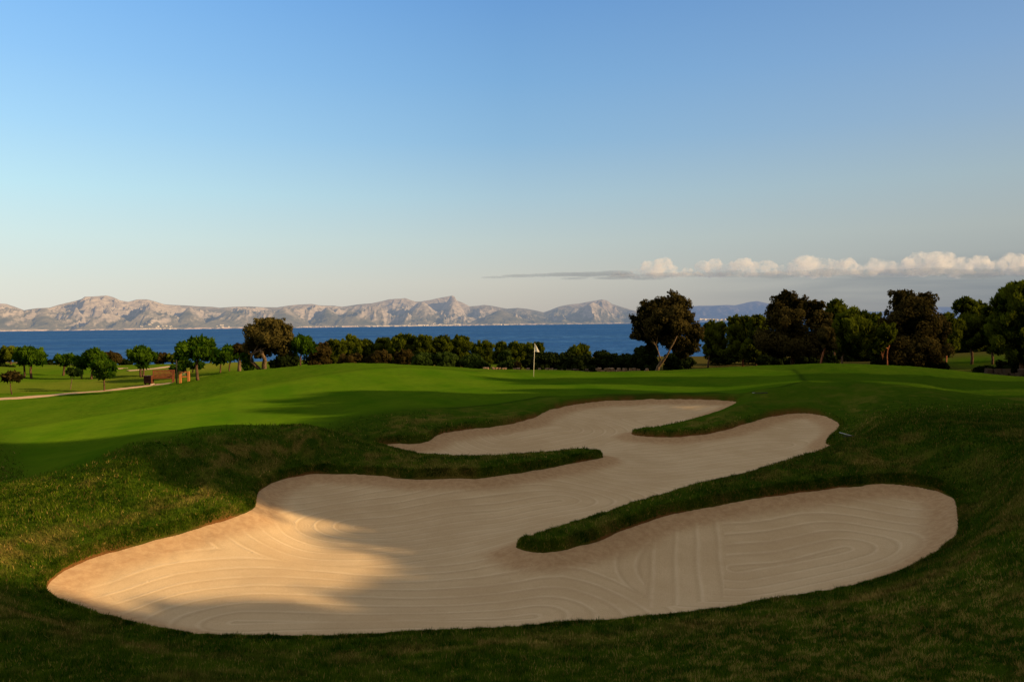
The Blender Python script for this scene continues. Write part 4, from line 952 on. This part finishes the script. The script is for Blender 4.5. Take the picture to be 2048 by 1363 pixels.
hb.tube([(0, 0, -0.1), (0, 0, 0.006)], [0.054, 0.054], 16, cap=False); ho = hb.build('hole', M_cup, fr, True)

# ------------------------------------------------------------------ bench, bin, board, post
M_wood = plain('stained_wood', (0.15, 0.045, 0.018), 0.6, 0.35, 6.0, 0.2)
M_wood2 = plain('oiled_wood', (0.42, 0.16, 0.05), 0.6, 0.3, 6.0, 0.2)
M_dkwood = plain('dark_wood', (0.045, 0.016, 0.012), 0.7, 0.3, 6.0, 0.2)
M_conc = plain('foot_concrete', (0.5, 0.42, 0.33), 0.9, 0.2, 5.0)
M_steel = plain('black_post_paint', (0.02, 0.02, 0.02), 0.5, 0.2)
bl = hit(307, 767); br = hit(348, 765)
bc = hit(327, 767)
L = 42.0 / F * bc[1]
th = 0.18
bench = empty('park_bench', (bc[0], bc[1], ground(bc[0], bc[1])), th); tag(bench, 'red brown slatted wooden bench beside the pale path', 'bench')
sc_b = L / 1.8
m = MB()
for k in range(4): m.box(0, -0.02 - 0.12 * k, 0.46, L, 0.10, 0.04, None, 0.01)
m.build('seat', M_wood, bench)
m = MB()
n = 17
for k in range(n): m.box(-L / 2 + 0.1 + (L - 0.2) * k / (n - 1), 0.10, 0.80, 0.062, 0.03, 0.52, Matrix.Rotation(-0.15, 3, 'X'), 0.006)
m.build('backrest', M_wood, bench)
m = MB(); m.box(0, 0.145, 1.09, L, 0.055, 0.08, None, 0.01); m.build('top_rail', M_wood, bench)
m = MB(); m.box(0, 0.065, 0.54, L, 0.05, 0.08, None, 0.01); m.build('lower_rail', M_wood, bench)
for sx in (-1, 1):
    x = sx * (L / 2 - 0.06)
    lg = MB(); lg.box(x, -0.42, 0.32, 0.09, 0.09, 0.64, None, 0.01); lgo = lg.build('leg', M_wood, bench)
    ft = MB(); ft.box(x, -0.42, -0.02, 0.16, 0.16, 0.12); ft.build('foot', M_conc, lgo)
    lg = MB(); lg.box(x, 0.09, 0.5, 0.09, 0.09, 1.2, Matrix.Rotation(-0.12, 3, 'X'), 0.01); lgo = lg.build('leg', M_wood, bench)
    ft = MB(); ft.box(x, 0.03, -0.02, 0.16, 0.16, 0.12); ft.build('foot', M_conc, lgo)
    ar = MB(); ar.box(x, -0.17, 0.68, 0.10, 0.62, 0.05, None, 0.012); ar.build('armrest', M_wood, bench)
bn_ = hit(295, 769)
bin_ = empty('litter_bin', tuple(bn_), 0.3); tag(bin_, 'dark red brown square wooden litter bin at the left end of the bench', 'litter bin')
m = MB()
for k in range(5):
    for (ax, ay, rz) in ((0, -1, 0), (0, 1, 0), (1, 0, 1), (-1, 0, 1)):
        o_ = -0.2 + 0.1 * k
        if rz: m.box(ax * 0.24, o_, 0.43, 0.03, 0.088, 0.62, None, 0.005)
        else: m.box(o_, ay * 0.24, 0.43, 0.088, 0.03, 0.62, None, 0.005)
m.build('slats', M_dkwood, bin_)
m = MB(); m.box(0, 0, 0.755, 0.54, 0.54, 0.03, None, 0.02); m.build('lid', M_wood, bin_)
for ax in (-.17, .17):
    for ay in (-.17, .17):
        m = MB(); m.box(ax, ay, 0.02, 0.06, 0.06, 0.26); m.build('leg', M_dkwood, bin_)
bo = hit(369, 764)
board = empty('notice_board', tuple(bo), 0.12); tag(board, 'orange wooden information board on two posts right of the bench', 'notice board')
sB = bo[1] / F
for sx in (-8, 8):
    m = MB(); m.box(sx * sB, 0, 11 * sB - 0.1, 0.17, 0.14, 22 * sB + 0.2, None, 0.02); m.build('post', M_wood2, board)
m = MB(); m.box(0, 0.02, 15.5 * sB, 16 * sB - 0.16, 0.05, 9 * sB); m.build('panel', M_wood2, board)
for zz_ in (20.3, 11):
    m = MB(); m.box(0, 0, zz_ * sB, 16 * sB - 0.17, 0.1, 0.08, None, 0.01); m.build('rail', M_wood2, board)
t = NT('hole_map'); p_ = t.n('ShaderNodeTexCoord').outputs['Object']
cm = t.mix(t.rng(t.noise(p_, 3.0, 2), 0.45, 0.55), (0.10, 0.16, 0.05), (0.45, 0.40, 0.24))
M_map = t.surf(t.n('ShaderNodeBsdfPrincipled', {'Base Color': cm, 'Roughness': 0.4}).outputs[0])
m = MB(); m.box(0, -0.015, 15.8 * sB, 9.5 * sB, 0.02, 6.5 * sB); m.build('map', M_map, board)
pb = hit(353.5, 766)
post = empty('marker_post', tuple(pb)); tag(post, 'thin black post between the bench and the orange board', 'post')
m = MB(); m.tube([(0, 0, -0.2), (0, 0, 1.5), (0, 0, 1.62)], [0.05, 0.05, 0.045], 10); m.build('shaft', M_steel, post, True)
m = MB(); m.tube([(0, 0, 1.62), (0, 0, 1.68)], [0.06, 0.03], 10); m.build('cap', M_steel, post, True)

# ------------------------------------------------------------------ rakes in the grass
M_alu = plain('rake_handle', (0.30, 0.30, 0.28), 0.8, 0.1)
M_plas = plain('rake_head', (0.03, 0.035, 0.03), 0.5, 0.2)
def rake(a, b, label):
    A = Vector(hit(*a)) + Vector((0, 0, 0.10)); B = Vector(hit(*b)) + Vector((0, 0, 0.06))
    r = empty('bunker_rake', tuple(A)); tag(r, label, 'rake'); D = B - A
    m = MB(); m.tube([(0, 0, 0), tuple(D * .5), tuple(D)], [0.016, 0.015, 0.015], 8); m.build('handle', M_alu, r, True)
    dn = D.normalized(); s = dn.cross(Vector((0, 0, 1))).normalized()
    m = MB(); m.tube([tuple(D - s * .3), tuple(D + s * .3)], [0.02, 0.02], 6)
    for k in range(11): 
        q = D + s * (-.28 + .056 * k); m.tube([tuple(q), tuple(q + Vector((0, 0, -.07)))], [0.008, 0.004], 5)
    m.build('head', M_plas, r)
rake((1679, 870), (1705, 875), 'pale rake handle lying in the grass notch right of the upper bunker arm')
rake((1505, 789.5), (1522, 788), 'short pale rake handle in the grass above the top arm of the bunker')

# ------------------------------------------------------------------ cloud bank (real volumes)
def cloud(label, puffs, Y, dens, col, vox, disp, name='cloud', even=False):
    m = MB(); c0 = P(puffs[len(puffs) // 2][0], puffs[len(puffs) // 2][1], Y)
    import bmesh
    bm = bmesh.new()
    for (px, py, rx, ry) in puffs:
        q = P(px, py, Y); s = Y / F
        mat = Matrix.Translation((q[0] - c0[0], q[1] - c0[1] + random.uniform(-1, 1) * rx * s * .6, q[2] - c0[2])) @ Matrix.Diagonal((rx * s, rx * s * 1.1, ry * s, 1))
        bmesh.ops.create_icosphere(bm, subdivisions=3, radius=1.0, matrix=mat)
    me = bpy.data.meshes.new(name); bm.to_mesh(me); bm.free()
    o = bpy.data.objects.new(name, me); C.objects.link(o); o.location = tuple(c0)
    rm = o.modifiers.new('merge', 'REMESH'); rm.mode = 'VOXEL'; rm.voxel_size = vox
    for (sz, st) in disp:
        tx = bpy.data.textures.new('billow', 'CLOUDS'); tx.noise_scale = sz; tx.noise_depth = 3
        dm = o.modifiers.new('billow', 'DISPLACE'); dm.texture = tx; dm.strength = st; dm.mid_level = 0.5; dm.texture_coords = 'LOCAL'
    t = NT(name)
    pp = t.n('ShaderNodeTexCoord').outputs['Object']
    nn = t.noise(pp, 1 / 170.0, 5, 0.62)
    dn = dens if even else t.math('MULTIPLY', t.rng(nn, 0.40, 0.66), dens)
    v = t.n('ShaderNodeVolumeScatter', {'Color': col, 'Density': dn, 'Anisotropy': 0.2})
    ab = t.n('ShaderNodeVolumeAbsorption', {'Color': col, 'Density': dn})
    ad = t.n('ShaderNodeAddShader', {0: v.outputs[0], 1: ab.outputs[0]})
    t.t.links.new(ad.outputs[0], t.out.inputs['Volume'])
    me.materials.append(t.m)
    tag(o, label, 'cloud'); return o
rg = random.Random(4)
puffs = []
prof = [(1235, 544, 8), (1270, 541, 11), (1300, 536, 17), (1320, 532, 18), (1345, 537, 12), (1380, 541, 9), (1410, 536, 14), (1432, 531, 18), (1460, 536, 15), (1485, 530, 18), (1510, 534, 15), (1535, 534, 15), (1560, 540, 9), (1590, 535, 14), (1618, 528, 20), (1640, 527, 20), (1665, 532, 16), (1690, 532, 15), (1720, 538, 11), (1750, 531, 16), (1780, 534, 15), (1810, 528, 18), (1840, 526, 20), (1870, 523, 22), (1900, 528, 20), (1930, 528, 19), (1965, 524, 21), (1990, 531, 17), (2030, 526, 22), (2080, 525, 24), (2140, 530, 20), (2220, 534, 16)]
for (px, py, ry) in prof:
    base = 553 - 0.004 * (px - 1000)
    if ry > 4:
        ry = ry * rg.uniform(.72, 1.22)
        puffs.append((px, py + 1, ry * 1.15, ry * .92))
        for k in range(3): puffs.append((px + rg.uniform(-14, 14), py + rg.uniform(0, ry * .6), ry * rg.uniform(.4, .7), ry * rg.uniform(.4, .65)))
    puffs.append((px + 6, base - max(1.5, ry * .22), 24, max(1.6, ry * .25)))
cloud('long bank of low cumulus with peach lit heads above the right hand trees', puffs, 16000, 0.0075, (0.975, 0.978, 0.985), 22, [(300, 190), (110, 90), (45, 40)])

tail = [(990, 554, 30, 1.5), (1040, 552, 40, 2.4), (1090, 550.5, 40, 2.6), (1130, 549, 44, 3.6), (1180, 547.5, 46, 4.6), (1225, 547, 40, 5.2), (1150, 556, 30, 1.6), (1230, 557, 50, 2.0), (1300, 556, 40, 1.8)]
cloud('thin grey cloud streak tapering to the left end of the cumulus bank', tail, 15700, 0.0010, (0.36, 0.44, 0.56), 8, [(160, 14)], even=True)
under = [(1250 + 44 * k + 9 * math.sin(k * 2.1), 549.5 - 0.25 * k + 1.5 * math.sin(k * 1.3), 38 + 8 * math.sin(k * 3.7), 4.5 + 0.34 * k + 1.2 * math.sin(k * 2.9)) for k in range(24)]  # absorbing layer added in front, standing in for the bank's shaded underside
cloud('dark layer added for the shaded underside of the cumulus bank', under, 14200, 0.0007, (0.38, 0.46, 0.57), 12, [(260, 36)], even=True)

# ------------------------------------------------------------------ world
def srgb(r, g, b):
    return tuple((c / 255 / 12.92) if c / 255 <= 0.04045 else ((c / 255 + 0.055) / 1.055) ** 2.4 for c in (r, g, b)) + (1,)
W = bpy.data.worlds.new('World'); bpy.context.scene.world = W; W.use_nodes = True
nt = W.node_tree; nt.nodes.clear()
def wn(typ, **k):
    n = nt.nodes.new(typ)
    for a, b in k.items(): setattr(n, a, b)
    return n
def wl(a, b): nt.links.new(a, b)
tc = wn('ShaderNodeTexCoord'); sep = wn('ShaderNodeSeparateXYZ'); wl(tc.outputs['Generated'], sep.inputs[0])
def ramp(stops):
    r = wn('ShaderNodeValToRGB'); e = r.color_ramp.elements
    while len(e) > 1: e.remove(e[-1])
    e[0].position = stops[0][0]; e[0].color = stops[0][1]
    for p_, c_ in stops[1:]:
        k = e.new(p_); k.color = c_
    wl(sep.outputs[2], r.inputs[0]); return r
EL = [0.0, 0.05, 0.10, 0.155, 0.22, 0.29, 0.375, 0.55, 1.0]  # last stops lie overhead out of view, coloured to set the ambient light
left = ramp(list(zip(EL, [srgb(*c) for c in [(226, 220, 208), (224, 228, 218), (214, 236, 234), (196, 236, 248), (172, 222, 255), (150, 206, 255), (128, 190, 252), (206, 202, 192), (196, 188, 175)]])))
midr = ramp(list(zip(EL, [srgb(*c) for c in [(190, 182, 174), (202, 200, 190), (192, 206, 204), (172, 202, 216), (144, 188, 222), (126, 176, 222), (108, 160, 217), (190, 186, 178), (196, 188, 175)]])))
right = ramp(list(zip(EL, [srgb(*c) for c in [(122, 130, 140), (158, 162, 162), (172, 180, 178), (164, 184, 192), (146, 176, 204), (130, 167, 208), (112, 152, 200), (128, 128, 128), (180, 172, 160)]])))
def wmix(f, a, b):
    m = wn('ShaderNodeMix', data_type='RGBA'); 
    if isinstance(f, float): m.inputs[0].default_value = f
    else: wl(f, m.inputs[0])
    wl(a, m.inputs[6]); wl(b, m.inputs[7]); return m.outputs[2]
def wrange(v, a, b):
    m = wn('ShaderNodeMapRange'); wl(v, m.inputs[0]); m.inputs[1].default_value = a; m.inputs[2].default_value = b; return m.outputs[0]
rear = ramp(list(zip(EL, [srgb(*c) for c in [(150, 112, 78), (156, 120, 86), (156, 126, 94), (152, 130, 104), (150, 138, 118), (150, 144, 130), (168, 162, 148), (200, 192, 178), (206, 198, 184)]])))  # unseen sky behind the camera, colours made up for the ambient light
c1 = wmix(wrange(sep.outputs[0], -0.54, 0.0), left.outputs[0], midr.outputs[0])
c2 = wmix(wrange(sep.outputs[0], 0.0, 0.54), c1, right.outputs[0])
# thin grey layers of stratus low on the right
mp = wn('ShaderNodeMapping'); mp.inputs['Scale'].default_value = (5.0, 5.0, 70.0); wl(tc.outputs['Generated'], mp.inputs[0])
nz = wn('ShaderNodeTexNoise'); nz.inputs['Scale'].default_value = 1.0; nz.inputs['Detail'].default_value = 5; nz.inputs['Distortion'].default_value = 0.4; wl(mp.outputs[0], nz.inputs[0])
def wm(op, a, b):
    m = wn('ShaderNodeMath', operation=op)
    for i, v in enumerate((a, b)):
        if isinstance(v, float): m.inputs[i].default_value = v
        else: wl(v, m.inputs[i])
    return m.outputs[0]
band = wm('MULTIPLY', wrange(sep.outputs[2], 0.072, 0.050), wrange(sep.outputs[2], 0.0, 0.03))
amt = wm('MULTIPLY', wm('MULTIPLY', band, wrange(sep.outputs[0], 0.20, 0.60)), wrange(nz.outputs[0], 0.35, 0.65))
grey = wn('ShaderNodeRGB'); grey.outputs[0].default_value = srgb(98, 112, 130)
c3 = wmix(wm('MULTIPLY', amt, 0.7), c2, grey.outputs[0])
c3 = wmix(wrange(sep.outputs[1], 0.45, -0.25), c3, rear.outputs[0])
skyn = wn('ShaderNodeTexSky', sky_type='NISHITA', sun_disc=False)
skyn.sun_elevation = SUN_EL; skyn.sun_rotation = SUN_AZ; skyn.air_density = 1.0; skyn.dust_density = 1.0; skyn.ozone_density = 1.5
b1 = wn('ShaderNodeBackground'); wl(skyn.outputs[0], b1.inputs[0]); b1.inputs[1].default_value = 0.08
b2 = wn('ShaderNodeBackground'); wl(c3, b2.inputs[0]); b2.inputs[1].default_value = 1.04
mx = wn('ShaderNodeMixShader'); mx.inputs[0].default_value = 0.88; wl(b1.outputs[0], mx.inputs[1]); wl(b2.outputs[0], mx.inputs[2])
wo = wn('ShaderNodeOutputWorld'); wl(mx.outputs[0], wo.inputs[0])

# ------------------------------------------------------------------ sun
sd_ = Vector((math.sin(SUN_AZ) * math.cos(SUN_EL), math.cos(SUN_AZ) * math.cos(SUN_EL), math.sin(SUN_EL)))
L_ = bpy.data.lights.new('Sun', 'SUN'); L_.energy = 6.4; L_.angle = math.radians(0.7); L_.color = (1.0, 0.66, 0.30)
so = bpy.data.objects.new('Sun', L_); C.objects.link(so); so.rotation_euler = sd_.to_track_quat('Z', 'Y').to_euler(); so.location = tuple(sd_ * 100)

# ------------------------------------------------------------------ camera
cd = bpy.data.cameras.new('Camera'); cd.sensor_width = 36.0; cd.lens = 36.0 * F / 2048.0; cd.clip_start = 0.1; cd.clip_end = 120000
co_ = bpy.data.objects.new('Camera', cd); C.objects.link(co_)
R = Matrix((tuple(CX), tuple(CY), tuple(-f0))).transposed()
co_.matrix_world = R.to_4x4()
S = bpy.context.scene; S.camera = co_
S.view_settings.view_transform = 'Standard'; S.view_settings.look = 'None'; S.view_settings.exposure = 0; S.view_settings.gamma = 1
S.render.engine = 'CYCLES'
S.cycles.max_bounces = 6; S.cycles.diffuse_bounces = 3; S.cycles.volume_bounces = 4; S.cycles.transmission_bounces = 4; S.cycles.transparent_max_bounces = 8
S.cycles.use_denoising = True; S.cycles.sample_clamp_indirect = 4.0
